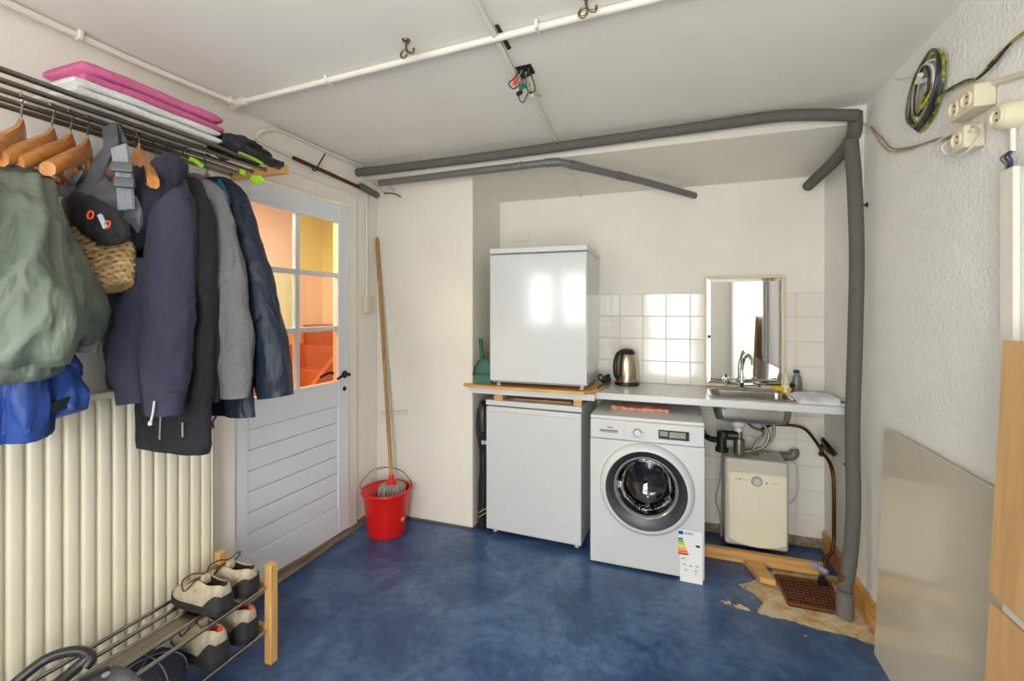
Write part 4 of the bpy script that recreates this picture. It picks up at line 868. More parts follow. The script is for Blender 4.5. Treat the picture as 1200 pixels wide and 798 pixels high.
# coil of wires
cl = thing('wire_coil', 'coil of green-yellow and dark wires hanging on the stucco wall', 'cable', (XR, 2.0, 2.1))
M_gy = ramp_mat('green_yellow_wire', [(.45, (54, 74, 30)), (.5, (190, 180, 40)), (.6, (70, 96, 36))], 26, .45)
cy_, cz_ = at_x(1092, 105, XR).y, at_x(1092, 105, XR).z
cols = [M_gy, mat('wire_black', (32, 30, 30), .4), mat('wire_violet', (50, 44, 90), .4), mat('wire_olive', (96, 92, 40), .4), M_gy, mat('wire_white', (222, 218, 208), .4), mat('wire_white', (222, 218, 208), .4), mat('wire_black', (32, 30, 30), .4)]
for k, m_ in enumerate(cols):
    sc = (1.0-.035*k) if k < 5 else (.74-.07*(k-5))
    pts = []
    for i in range(24):
        a = 2*PI*i/24; u = math.cos(a)*.098*sc; v = math.sin(a)*.135*sc*(1+.05*math.sin(3*a+k))
        th = R(34); pts.append((XR-.012-.006*(k % 4)-.006*math.sin(a+k), cy_-(u*math.cos(th)+v*math.sin(th)), cz_+(-u*math.sin(th)+v*math.cos(th))))
    b = B(); b.tube(smoothpath(pts, 2, True), .0042, 8, loop=True); obj('wire_turn', b, m_, cl)
b = B(); b.tube([(XR-.025+.03*math.sin(a)*.6, cy_-.03+.022*math.cos(a), cz_-.03+.042*math.sin(a)) for a in [2*PI*i/18 for i in range(18)]], .006, 8, loop=True); obj('wire_wrap', b, M_gy, cl)
for k, m_ in enumerate((M_gy, mat('wire_black', (32, 30, 30), .4))):
    pts = [Vector((XR-.02, cy_-.03, cz_-.05)), at_x(1128, 98-k*2, XR-.014), at_x(1145, 92, XR-.02), at_x(1165, 70+k*4, XR-.014), at_x(1185, 50, XR-.012), at_x(1212, 30, XR-.012)]
    b = B(); b.tube(smoothpath(pts, 6), .004, 8); obj('wire_tail', b, m_, cl)
b = B(); b.tube([(XR-.005, cy_+.02, cz_+.045), (XR-.035, cy_+.015, cz_+.04), (XR-.04, cy_-.02, cz_+.05)], .009, 10); obj('hook', b, M_white_pvc, cl)
for k, pts in enumerate((((1020, 148), (1030, 165), (1042, 177), (1062, 176), (1090, 166), (1112, 162), (1130, 152)), ((1020, 148), (1034, 162), (1046, 174), (1070, 172), (1098, 163), (1120, 158), (1134, 156)))):
    b = B(); b.tube(smoothpath([at_x(x, y, XR-.01-.004*k) for x, y in pts], 5), .0035, 8); tag(obj('wall_cable', b, mat('tan_cable_%d' % k, [(176, 158, 118), (150, 136, 104)][k], .5)), ['tan cable running from the foam pipe to the socket boxes', 'darker tan cable running from the foam pipe to the socket boxes'][k], 'cable')
for k, pts in enumerate((((1095, 168), (1108, 160), (1130, 150), (1148, 148), (1150, 158), (1130, 180), (1112, 182), (1104, 172), (1118, 162), (1140, 152)),)):
    b = B(); b.tube(smoothpath([at_x(x, y, XR-.03-.012*(i % 2)) for i, (x, y) in enumerate(pts)], 5), .0035, 8); tag(obj('wall_cable', b, mat('wire_white', (222, 218, 208), .4)), 'white cable looping between the two beige socket boxes', 'cable')
b = B(); b.tube(smoothpath([at_x(1050, 93, XR-.006), at_x(1065, 90, XR-.02), at_x(1078, 80, XR-.008), at_x(1088, 66, XR-.006), at_x(1102, 64, XR-.006)], 5), .003, 8); tag(obj('wall_cable', b, M_white_pvc), 'thin white painted cable stub near the wire coil', 'cable')
b = B(); b.tube([at_x(1165, 97, XR-.008), at_x(1185, 91, XR-.008), at_x(1240, 74, XR-.008)], .008, 10); tag(obj('cable_conduit', b, M_beige_pl), 'beige conduit leading off above the round socket', 'conduit')
b = B(); q = at_x(1012, 180, XR); b.box((XR-.028, q.y-.02, 2.03), (XR-.0005, q.y+.02, 2.33), .004, 1); tag(obj('cable_trunking', b, M_white_pvc), 'short white trunking on the stucco wall behind the standpipe top', 'trunking')
# leaning translucent sheet
M_sheet = mat('acrylic_sheet', (206, 197, 178), .14, var=.02, scale=2, coat=.4)
b = B(); th = R(2.2); y1_, y0_, hgt = 2.315, 1.1, .955; pts = [(y0_, 0), (y1_, 0)]
for i in range(7): a = R(90*i/6); pts.append((y1_-.035+.035*math.cos(a), hgt-.035+.035*math.sin(a)))
pts.append((y0_, hgt)); b.prism(pts, -.003, .003, 'X')
bmesh.ops.transform(b.bm, matrix=Matrix.Translation((XR-.064, 0, .0005)) @ Matrix.Rotation(th, 4, 'Y'), verts=b.bm.verts)
tag(obj('acrylic_sheet', b, M_sheet, smooth=False), 'large grey-beige glossy sheet with a rounded corner leaning on the stucco wall', 'sheet')
# wooden boards leaning beyond the sheet
th = math.atan2(.06, 1.37)
for k, (z0_, z1_, ya, yb, lab_) in enumerate(((0.0, .715, .80, 1.478, 'lower plain birch board leaning on the white wall panel'), (.742, 1.372, .76, 1.482, 'upper plain birch board leaning above the lower birch board'))):
    b = B(); b.box((-.009, ya, z0_), (.009, yb, z1_), .002, 1)
    if k == 1:
        for v in b.bm.verts:
            if v.co.z < .8: v.co.z -= (1.55-v.co.y)*.02
    bmesh.ops.transform(b.bm, matrix=Matrix.Translation((XR-.138, 0, .001)) @ Matrix.Rotation(th, 4, 'Y'), verts=b.bm.verts)
    tag(obj('birch_board', b, M_ply), lab_, 'board', None)
b = B(); b.box((-.02, .9, .716), (-.002, 1.44, .7400), .002, 1); bmesh.ops.transform(b.bm, matrix=Matrix.Translation((XR-.122, 0, .001)) @ Matrix.Rotation(th, 4, 'Y'), verts=b.bm.verts); tag(obj('spacer_batten', b, mat('pale_batten', (206, 200, 188), .6)), 'pale batten in the gap between the two birch boards', 'batten')
# fill lamp added out of view behind the photographer, evens out the light
lm = thing('fill_lamp', 'added opal fill lamp on the ceiling above the unseen rear of the room', 'lamp', (-.55, -.25, ZC))
b = B(); b.lathe([(0, ZC-.0005), (.17, ZC-.0005), (.17, ZC-.03), (0, ZC-.03)], (-.55, -.25, 0), 32); obj('base', b, M_enamel2, lm)
me_ = bpy.data.materials.new('fill_lamp_glow'); me_.use_nodes = True; p_ = me_.node_tree.nodes['Principled BSDF']; p_.inputs['Emission Color'].default_value = (1, .95, .88, 1); p_.inputs['Emission Strength'].default_value = FILL_GLOW
b = B(); b.lathe([(.16, ZC-.03), (.158, ZC-.06), (.12, ZC-.095), (.06, ZC-.11), (0, ZC-.112)], (-.55, -.25, 0), 32, cap=False); obj('opal_shade', b, me_, lm)
# ================================================================== LEFT SIDE
# ---- radiator
rd = thing('radiator', 'tall cream ribbed panel radiator under the coats', 'radiator', (-1.93, .95, .16))
ry0, ry1, rz0, rz1, rxf = .50, 1.425, .16, 1.155, -1.885
nr = 20; pitch = (ry1-ry0)/nr
b = B(); b.box((-1.955, ry0, rz0+.01), (rxf-.016, ry1, rz1-.005), .004, 1); obj('panel', b, M_rad, rd)
rib0 = None
for i in range(nr):
    y = ry0+pitch*(i+.5)
    if rib0 is None:
        b = B(); hw_ = pitch*.465
        prof = [(-hw_, -.002), (-hw_*.86, .0085), (-hw_*.5, .0112), (0, .0118), (hw_*.5, .0112), (hw_*.86, .0085), (hw_, -.002)]
        rings = []
        for z, s in ((rz0+.02, .0), (rz0+.035, .8), (rz0+.06, 1), (rz1-.06, 1), (rz1-.035, .8), (rz1-.02, .0)):
            rings.append([Vector((px_*s+(-.002 if s == 0 else 0), py_, z-rz0)) for py_, px_ in prof])
        b.ringloft(rings, closed=False); rib0 = obj('rib', b, M_rad, rd, local=True, ang=60); rib0.location = Vector((rxf-.016, y, rz0))-ROOT[rd.name]
    else: dup_mesh(rib0, Vector((rxf-.016, y, rz0))-ROOT[rd.name], rd)
b = B(); b.box((-1.96, ry0-.003, rz1-.008), (rxf-.004, ry1+.003, rz1+.002), .003, 1); obj('top_cover', b, M_rad, rd)
b = B(); b.box((-1.962, ry1-.001, rz0+.0), (rxf-.003, ry1+.004, rz1), .002, 1); obj('side_cover', b, M_rad, rd)
for y in (.62, 1.30):
    b = B(); b.box((-1.999, y-.02, .3), (-1.954, y+.02, 1.0)); obj('wall_bracket', b, M_rad, rd)
    b = B(); b.tube([(-1.93, y, .0), (-1.93, y, rz0+.012)], .012, 10); obj('supply_pipe', b, M_rad, rd)

# ---- coat rack
RZ = 2.085
rk = thing('coat_rack', 'wall rack of five steel rods with wooden ends above the radiator', 'coat rack', (-1.83, .9, RZ-.02))
RX = [-1.68, -1.76, -1.84, -1.912, -1.975]
for x in RX:
    b = B(); b.tube([(x, .25, RZ), (x, 1.615, RZ)], .0085, 12); obj('rod', b, M_rod, rk)
for y in (1.60, .30):
    b = B(); b.box((-1.999, y-.016, RZ-.022), (-1.655, y+.016, RZ+.018), .004, 2); obj('end_bracket', b, M_pineX, rk)

# ---- wooden hangers
M_hook = mat('hook_steel', (190, 186, 178), .2, 1, var=.05)
def hanger_mesh():
    h = bpy.data.objects.new('coat_hanger', None); C.objects.link(h)
    b = B(); rings = []
    for i in range(21):
        t = -1+2*i/20; at = abs(t)
        x = t*.215; z = .02-.115*at**1.25+(.018*(1-at*5) if at < .2 else 0); y = -.045*at**1.6
        hh = .024+.010*(1-at)-.004*at; ww = .009+.008*at
        rings.append([Vector((x, y+ww*c, z+hh*s)) for c, s in ((1, -.5), (1, .5), (.5, 1), (-.5, 1), (-1, .5), (-1, -.5), (-.5, -1), (.5, -1))])
    b.ringloft(rings); obj('shoulder_bar', b, M_hanger, h, local=True, ang=50)
    b = B(); b.tube([(-.195, -.036, -.092), (.195, -.036, -.092)], .0065, 8); obj('trouser_bar', b, M_hanger, h, local=True)
    b = B(); r = .0205
    pts = [(0, 0, .05), (0, 0, .088), (-.010, 0, .100)]+[(r*math.cos(a), 0, .128+r*math.sin(a)) for a in [R(235-25*i) for i in range(0, 10)]]
    b.tube(smoothpath(pts, 3), .0028, 8); obj('hook', b, M_hook, h, local=True)
    return h
hang0 = hanger_mesh(); used = [False]
HOOKZ = RZ+.0085-.146
def hanger(y, rot, label, x=-1.84, tilt=0, dz=0, sc=1):
    if not used[0]: h = hang0; used[0] = True
    else:
        h = hang0.copy(); C.objects.link(h)
        for ch in list(hang0.children):
            c = ch.copy(); C.objects.link(c); c.parent = h
    h.location = (x, y, HOOKZ+dz); h.rotation_euler = (0, tilt, rot); h.scale = (sc, 1, 1)
    return tag(h, label, 'hanger', 'wooden coat hangers on the rack')
hanger(.79, R(-30), 'wooden hanger carrying the sage green jacket')
hanger(.862, R(-40), 'bare wooden hanger nearest the green jacket', dz=0)
hanger(.908, R(-44), 'bare wooden hanger in the middle of three beside the green jacket')
hanger(.953, R(-38), 'bare wooden hanger next to the grey backpack strap')
hanger(1.06, R(-10), 'wooden hanger behind the grey backpack', x=-1.76)
hanger(1.105, R(10), 'wooden hanger inside the navy hoodie')
hanger(1.165, R(4), 'wooden hanger inside the black jacket', sc=.68)
hanger(1.215, R(2), 'wooden hanger inside the charcoal jacket', sc=.68)
hanger(1.275, R(0), 'wooden hanger inside the grey fleece jacket', sc=.68)
hanger(1.365, R(0), 'wooden hanger inside the dark navy raincoat', sc=.72)

# ---- cloth helpers
def nz(*v): return noise.noise(Vector(v))
def ridge(p, s, f=7.0):
    q = Vector((p.x*f+s, p.y*f, p.z*f*.55)); q += Vector((nz(q.y, q.z, s), nz(q.z, q.x, s+4), 0))*.8
    return (1-abs(nz(q.x, q.y, q.z)))**4-.35
def ring(c, rx, ry, n, seed, amp, rot=0, k=2.2, zk=2.0, ex=2.4):
    pts = []; c = Vector(c)
    for j in range(n):
        a = 2*PI*j/n; ca, sa = math.cos(a), math.sin(a)
        x = math.copysign(abs(ca)**(2/ex), ca)*rx; y = math.copysign(abs(sa)**(2/ex), sa)*ry
        f = amp*(nz(ca*k+seed, sa*k, c.z*zk)+.5*nz(ca*k*2.3, sa*k*2.3+seed, c.z*zk*2.2))
        l = math.hypot(x, y) or 1; x += x/l*f; y += y/l*f
        w0 = Vector((c.x+x*math.cos(rot)-y*math.sin(rot), c.y+x*math.sin(rot)+y*math.cos(rot), c.z))
        out = (w0-c).normalized() if (w0-c).length > 1e-6 else Vector((0, 0, 0))
        pts.append(w0+out*ridge(w0, seed)*amp*.7)
    return pts
def loft_z(spec, n, seed, amp, sub=6, rot=0, k=2.2, zk=2.0, wob=.0):
    """spec rows: (x, y, z, rx, ry) from bottom to top; returns rings with smooth interpolation and folds"""
    P = smoothpath([Vector(s[:3]) for s in spec], sub); Q = smoothpath([Vector((s[3], s[4], 0)) for s in spec], sub)
    return [ring(p+Vector((wob*nz(p.z*6, seed, 1), wob*nz(p.z*6, seed, 9), 0)), max(.004, q.x), max(.004, q.y), n, seed, amp, rot, k, zk) for p, q in zip(P, Q)]
def loft_path(path, rads, n, seed, amp, sub=6, k=2.0, zk=9):
    """tube of cloth along any path with folds; rads (r_side, r_depth)"""
    P = smoothpath(path, sub); Q = smoothpath([Vector((r[0], r[1], 0)) for r in rads], sub); rings = []; nrm = Vector((0, 1, 0)); s_ = 0
    for i, p in enumerate(P):
        t = (P[min(i+1, len(P)-1)]-P[max(i-1, 0)]).normalized(); nn = (nrm-t*nrm.dot(t)).normalized(); bn = t.cross(nn); s_ += (p-P[max(i-1, 0)]).length
        rg = []
        for j in range(n):
            a = 2*PI*j/n; ca, sa = math.cos(a), math.sin(a); f = 1+amp*(nz(ca*k+seed, sa*k, s_*zk)+.6*nz(ca*1.2, sa*1.2+seed, s_*zk*2.6))
            w0 = p+bn*ca*Q[i].x*f+nn*sa*Q[i].y*f; rg.append(w0+(w0-p)*ridge(w0, seed, 9)*amp*.9)
        rings.append(rg)
    return rings
def fabric(name, col, rough=.9, var=.10, scale=300, bump=.25, bscale=500, sheen=.04, fold=.55): return mat(name, col, rough, var=var, scale=scale, bump=bump, bscale=bscale, sheen=sheen, fold=fold)

def jacket(name, label, cat, Y, xc, half, zneck, zhem, m, seed, thick=.06, cuff=None, sl_out=None, sl_in=None, amp=.014, hem=None, collar=True, lean=0):
    g = thing(name, label, cat, (xc, Y, zhem), 0, None)
    zs = zneck-.075
    spec = [(xc+lean, Y, zhem, half*1.02, thick*.95), (xc+lean*.7, Y, zhem+.12, half*1.03, thick), (xc+lean*.4, Y, (zhem+zs)/2, half, thick*1.02), (xc, Y, zs-.16, half*.96, thick*1.08), (xc, Y, zs-.03, half*.92, thick*.85), (xc, Y, zs+.035, half*.55, thick*.72), (xc, Y, zneck, half*.30, thick*.62)]
    b = B(); b.ringloft(loft_z(spec, 44, seed, amp)); obj('body', b, m, g, ang=80)
    if hem:
        b = B(); b.ringloft(loft_z([(xc+lean, Y, zhem-.035, half*.97, thick*.86), (xc+lean, Y, zhem+.0, half*1.02, thick*.97), (xc+lean, Y, zhem+.035, half*1.015, thick*.97)], 44, seed, amp)); obj('hem_band', b, hem, g, ang=80)
    for which, sl in (('out', sl_out), ('in', sl_in)):
        if not sl: continue
        pts, rads = sl
        b = B(); b.ringloft(loft_path(pts, rads, 26, seed+len(pts)*3+(7 if which == 'in' else 0), .13)); s = obj('sleeve', b, m, g, ang=80)
        if cuff:
            p1, p0 = Vector(pts[-1]), Vector(pts[-2]); d = (p1-p0).normalized(); r = rads[-1]
            b = B(); b.ringloft(loft_path([p1-d*.012, p1+d*.02, p1+d*.05], [(r[0]*1.03, r[1]*1.03), (r[0]*.93, r[1]*.93), (r[0]*.86, r[1]*.86)], 26, seed+3, .05)); obj('cuff', b, cuff, s, ang=80)
    if collar:
        b = B(); b.ringloft(loft_z([(xc, Y, zneck-.012, half*.33, thick*.72), (xc-.004, Y, zneck+.018, half*.34, thick*.78), (xc-.004, Y, zneck+.036, half*.30, thick*.66)], 30, seed+5, .008)); obj('collar', b, m, g, ang=80)
    return g

# ---- sage green jacket
M_sage = fabric('sage_nylon', (104, 114, 102), .55, .07, 6, .10, 200)
gj = thing('jacket', 'sage green padded jacket hanging at the wall end of the rack', 'jacket', (-1.68, .74, 1.28))
rg_ = R(-25)
b = B(); spec = [(-1.68, .70, 1.305, .225, .105), (-1.68, .70, 1.345, .250, .125), (-1.68, .70, 1.46, .250, .130), (-1.70, .71, 1.60, .225, .118), (-1.73, .725, 1.70, .195, .10), (-1.76, .745, 1.78, .15, .075), (-1.79, .765, 1.83, .085, .05)]
b.ringloft(loft_z(spec, 72, 3.7, .042, 10, rg_, 1.5, 3.2)); obj('body', b, M_sage, gj, ang=80)
b = B(); b.ringloft(loft_z([(-1.68, .70, 1.272, .214, .092), (-1.68, .70, 1.29, .226, .104), (-1.68, .70, 1.322, .228, .106)], 72, 3.7, .02, 4, rg_, 5, 3)); obj('hem_band', b, M_sage, gj, ang=80)
sx = -1.69
s_pts = [at_x(26, 222, sx-.03), at_x(40, 255, sx), at_x(60, 300, sx+.01), at_x(88, 342, sx+.005), at_x(101, 375, sx-.02), at_x(98, 398, sx-.04)]
b = B(); b.ringloft(loft_path(s_pts, [(.045, .05), (.058, .058), (.070, .066), (.074, .066), (.058, .052), (.046, .042)], 36, 11, .20, 9)); sl = obj('sleeve', b, M_sage, gj, ang=80)
b = B(); b.ringloft(loft_path([at_x(99, 392, sx-.035), at_x(98, 402, sx-.045), at_x(96, 411, sx-.05)], [(.047, .043), (.042, .037), (.040, .035)], 30, 4, .14)); obj('cuff', b, fabric('grey_cuff', (128, 126, 122), .8, .08), sl, ang=80)
b = B(); b.ringloft(loft_path([(-1.60, .585, 1.76), (-1.55, .50, 1.66), (-1.53, .47, 1.52), (-1.54, .47, 1.36)], [(.05, .05), (.07, .07), (.072, .07), (.06, .055)], 26, 21, .18)); obj('sleeve', b, M_sage, gj, ang=80)
b = B(); b.ringloft(loft_z([(-1.79, .765, 1.81, .10, .06), (-1.80, .77, 1.835, .10, .062), (-1.80, .77, 1.85, .085, .05)], 36, 6, .012, 4, rg_)); obj('collar', b, fabric('dark_green_lining', (64, 74, 66), .8), gj, ang=80)
# ---- blue jacket below it
M_blue = fabric('cobalt_nylon', (38, 72, 146), .5, .10, 8, .08, 200)
bj = thing('jacket', 'cobalt blue jacket hanging below the sage green jacket', 'jacket', (-1.78, .80, 1.07))
b = B(); b.ringloft(loft_z([(-1.775, .745, 1.085, .105, .06), (-1.775, .75, 1.17, .125, .072), (-1.78, .76, 1.30, .12, .06), (-1.80, .79, 1.42, .10, .045), (-1.82, .81, 1.52, .06, .03)], 48, 9.3, .026, 8, R(-22), 2.4, 3)); obj('body', b, M_blue, bj, ang=80)
b = B(); b.ringloft(loft_path([at_x(62, 400, -1.80), at_x(66, 430, -1.77), at_x(70, 456, -1.735), at_x(74, 474, -1.71), at_x(77, 486, -1.70)], [(.03, .03), (.055, .05), (.070, .052), (.068, .048), (.058, .04)], 30, 5, .18, 8)); s = obj('sleeve', b, M_blue, bj, ang=80)
b = B(); b.ribbon([at_x(57, 479, -1.655), at_x(77, 472, -1.650), at_x(97, 466, -1.665)], .03, .006, (0, 0, 1)); obj('cuff_tab', b, mat('black_tab', (22, 22, 24), .8), s)
# ---- backpack
M_bpg = fabric('backpack_grey', (92, 92, 98), .75, .12, 12, .12, 300); M_bpb = fabric('backpack_black', (34, 33, 35), .7, .15, 12, .12, 300); M_strap = fabric('strap_grey', (140, 142, 150), .8, .06)
bp = thing('backpack', 'grey and black backpack hanging by its straps from the rack', 'backpack', (-1.80, .97, 1.62)); Yb = .965
def bq(x, y, dy=0): return at_y(x, y, Yb+dy)
b = B(); b.ringloft(loft_path([bq(96, 218, .02), bq(104, 230), bq(113, 248), bq(122, 266), bq(134, 284), bq(140, 291)], [(.05, .035), (.092, .055), (.112, .07), (.106, .072), (.078, .06), (.04, .035)], 32, 2.2, .13)); obj('bag_body', b, M_bpg, bp, ang=80)
b = B(); b.ringloft(loft_path([bq(86, 238, -.045), bq(96, 247, -.055), bq(114, 258, -.065), bq(133, 270, -.06), bq(148, 278, -.05)], [(.03, .02), (.055, .03), (.058, .034), (.05, .03), (.02, .015)], 26, 7, .15)); obj('front_pocket', b, M_bpb, bp, ang=80)
b = B(); b.ribbon(smoothpath([bq(100, 226, -.04), bq(112, 205, -.02), bq(122, 185, .0), bq(131, 172, .02), (-1.84, 1.02, RZ+.008), bq(142, 170, .05)], 5), .045, .012, (1, .4, 0)); obj('shoulder_strap', b, M_bpg, bp)
b = B(); b.ribbon(smoothpath([bq(140, 172, -.02), bq(143, 190, -.03), bq(146, 210, -.03), bq(147, 228, -.03), bq(148, 246, -.03)], 5), .048, .010, (1, .3, 0)); obj('shoulder_strap', b, M_strap, bp)
b = B(); b.ribbon(smoothpath([bq(150, 232, .0), bq(156, 248, .01), bq(156, 262, .02), bq(150, 278, .03), bq(143, 288, .03)], 5), .05, .014, (1, .3, 0)); obj('shoulder_strap', b, M_strap, bp)
b = B(); b.ribbon(smoothpath([bq(80, 226, -.05), bq(88, 214, -.055), bq(97, 200, -.05)], 5), .035, .008, (1, -.3, .4)); obj('compression_strap', b, M_strap, bp)
M_buckle = mat('buckle_grey', (70, 72, 78), .35, var=.05)
for x, y, s in ((144, 196, 1), (146, 214, 1)):
    q = bq(x, y, -.045); b = B(); b.box((-.028, -.009, -.016), (.028, .009, .016), .006, 2, Matrix.Translation(q) @ Matrix.Rotation(R(35), 4, 'Z')); obj('buckle', b, M_buckle, bp)
q = bq(79, 224, -.07); b = B(); b.box((-.022, -.005, -.018), (.022, .005, .018), .004, 2, Matrix.Translation(q) @ Matrix.Rotation(R(35), 4, 'Z')); obj('buckle', b, M_strap, bp)
M_org = mat('orange_pull', (232, 84, 30), .5, var=.05)
for x, y, r in ((106, 252, .009), (126, 263, .0075)):
    q = bq(x, y, -.115); b = B(); u = Vector((.83, .56, 0)); b.tube([q+u*r*.8*math.cos(a)+Vector((0, 0, 1.25*r*math.sin(a)+.3*r*math.cos(a))) for a in [2*PI*i/14 for i in range(14)]], .0026, 8, loop=True); obj('zip_pull', b, M_org, bp)
b = B(); b.ribbon([bq(117, 252, -.11), bq(121, 260, -.118), bq(124, 267, -.118)], .012, .006, (1, .4, .2)); obj('zip_tab', b, mat('pale_blue_tab', (170, 190, 205), .6), bp)
# ---- straw bag: woven rows
sb = thing('straw_bag', 'woven straw bag hanging under the backpack', 'bag', (-1.80, 1.02, 1.5))
M_straw = mat('straw', (200, 168, 118), .85, var=.28, scale=45, bump=.5, bscale=120)
ax0, ax1 = bq(111, 272, -.02), bq(138, 334, -.02)
nrow = 13; dirn = (ax1-ax0).normalized(); side = Vector((.83, .56, 0)); side = (side-dirn*side.dot(dirn)).normalized(); dep = dirn.cross(side)
for i in range(nrow):
    t = i/(nrow-1); c = ax0.lerp(ax1, t); w_ = .092*(1-.62*t**1.6); dd_ = .045*(1-.4*t)
    pts = []
    for k in range(56):
        a = 2*PI*k/56; wv = .0022*math.sin(k*PI/2+i*PI); ca, sa = math.cos(a), math.sin(a)
        pts.append(c+side*ca*(w_+wv)+dep*sa*(dd_+wv)+dirn*(.0025*math.cos(k*PI/2+i*PI)))
    b = B(); b.tube(pts, .0088, 7, loop=True); obj('braid', b, M_straw, sb)
b = B(); b.tube([ax0-dirn*.012+side*.07, ax0-dirn*.09+side*.045, ax0-dirn*.10-side*.045, ax0-dirn*.012-side*.07], .007, 8); obj('bag_handle', b, M_straw, sb)
b = B(); b.ringloft([[ax1+side*ca*.035+dep*sa*.025+dirn*h for ca, sa in [(math.cos(2*PI*k/20), math.sin(2*PI*k/20)) for k in range(20)]] for h in (-.004, .010)]); obj('base', b, M_straw, sb)
# ---- black jacket (behind the hoodie)
M_blk = fabric('black_fleece', (28, 28, 33), .85, .15, 20)
xo = -1.75
bk = jacket('jacket', 'long black zip jacket showing below the navy hoodie', 'jacket', 1.165, -1.775, .205, 1.925, .965, M_blk, 14.2, .045, cuff=None,
       sl_out=([(-1.63, 1.16, 1.84), (-1.61, 1.16, 1.70), (-1.60, 1.16, 1.45), (-1.60, 1.16, 1.14)], [(.05, .045), (.06, .05), (.055, .045), (.048, .04)]), hem=M_blk, collar=False)
q = at_y(220, 515, 1.15); b = B(); b.tube([at_y(187, 515, 1.11), at_y(189, 470, 1.11)], .003, 6); b.tube([at_y(214, 512, 1.115), at_y(214, 495, 1.115)], .003, 6); obj('zip', b, M_grey_pl, bk)
# ---- navy hoodie
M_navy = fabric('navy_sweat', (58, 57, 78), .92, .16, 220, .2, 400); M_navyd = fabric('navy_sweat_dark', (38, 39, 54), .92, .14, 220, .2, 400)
hd = thing('hoodie', 'navy hooded sweatshirt with hood hanging forward on the rack', 'hoodie', (-1.75, 1.12, 1.18)); Yh = 1.105
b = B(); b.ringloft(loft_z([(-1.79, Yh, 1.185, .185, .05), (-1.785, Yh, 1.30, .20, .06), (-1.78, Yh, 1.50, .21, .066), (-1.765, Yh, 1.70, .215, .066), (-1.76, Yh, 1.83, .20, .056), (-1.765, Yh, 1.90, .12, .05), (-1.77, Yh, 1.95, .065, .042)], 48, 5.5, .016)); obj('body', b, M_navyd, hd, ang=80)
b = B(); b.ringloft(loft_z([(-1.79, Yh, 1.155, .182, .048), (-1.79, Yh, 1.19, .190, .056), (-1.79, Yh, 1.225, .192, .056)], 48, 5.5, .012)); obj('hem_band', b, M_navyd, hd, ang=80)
sp1 = [(-1.66, 1.10, 1.90), (-1.615, 1.075, 1.80), (-1.60, 1.06, 1.62), (-1.595, 1.05, 1.42), (-1.60, 1.045, 1.27), (-1.605, 1.045, 1.18)]
b = B(); b.ringloft(loft_path(sp1, [(.045, .045), (.062, .06), (.070, .068), (.076, .072), (.078, .07), (.068, .06)], 30, 2.5, .10)); s = obj('sleeve', b, M_navy, hd, ang=80)
b = B(); b.ringloft(loft_path([(-1.605, 1.045, 1.185), (-1.606, 1.045, 1.14), (-1.607, 1.045, 1.10)], [(.068, .06), (.060, .052), (.056, .048)], 30, 2.5, .04)); obj('cuff', b, M_navy, s, ang=80)
sp2 = [(-1.68, 1.02, 1.62), (-1.70, 1.015, 1.45), (-1.715, 1.01, 1.30), (-1.715, 1.01, 1.20)]
b = B(); b.ringloft(loft_path(sp2, [(.03, .035), (.055, .05), (.064, .055), (.060, .05)], 26, 8.1, .12)); s = obj('sleeve', b, M_navy, hd, ang=80)
b = B(); b.ringloft(loft_path([(-1.715, 1.01, 1.21), (-1.712, 1.01, 1.17), (-1.708, 1.01, 1.135)], [(.060, .05), (.052, .044), (.05, .042)], 26, 8.1, .04)); obj('cuff', b, M_navy, s, ang=80)
hp = [at_y(206, 190, 1.10), at_y(190, 205, 1.06), at_y(170, 235, 1.03), at_y(152, 268, 1.02), at_y(141, 288, 1.025), at_y(137, 296, 1.03)]
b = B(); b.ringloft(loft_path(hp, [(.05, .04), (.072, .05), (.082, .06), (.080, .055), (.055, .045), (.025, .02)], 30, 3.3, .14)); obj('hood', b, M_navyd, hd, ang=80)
b = B(); b.tube([at_y(181, 470, .99), at_y(179, 485, .99), at_y(176, 497, .99)], .0035, 8); b.lathe([(0, -.008), (.006, -.006), (.006, .006), (0, .008)], at_y(176, 496, .99), 10); obj('zip_pull', b, mat('white_cord', (206, 206, 206), .7), hd)
def pxs(Y, *pts): return [at_y(x, y, Y) for x, y in pts]
# ---- charcoal jacket
M_char = fabric('charcoal_wool', (46, 45, 48), .9, .12, 120)
jacket('jacket', 'charcoal jacket hanging between the navy hoodie and the grey fleece', 'jacket', 1.215, -1.80, .165, 1.945, 1.16, M_char, 31.0, .026, cuff=M_char,
       sl_out=(pxs(1.205, (222, 215), (236, 255), (242, 330), (244, 400), (243, 455)), [(.04, .036), (.05, .042), (.054, .044), (.054, .044), (.048, .04)]), hem=M_char)
# ---- grey fleece
M_gfl = fabric('grey_melange', (118, 117, 118), .95, .25, 260, .3, 500)
jacket('hoodie', 'mid grey melange fleece jacket next to the dark navy raincoat', 'jacket', 1.275, -1.80, .165, 1.945, 1.20, M_gfl, 17.3, .03, cuff=M_gfl,
       sl_out=(pxs(1.265, (240, 218), (252, 240), (262, 290), (269, 350), (274, 410), (275, 450)), [(.035, .035), (.052, .045), (.062, .05), (.072, .055), (.078, .056), (.068, .05)]), hem=M_gfl)
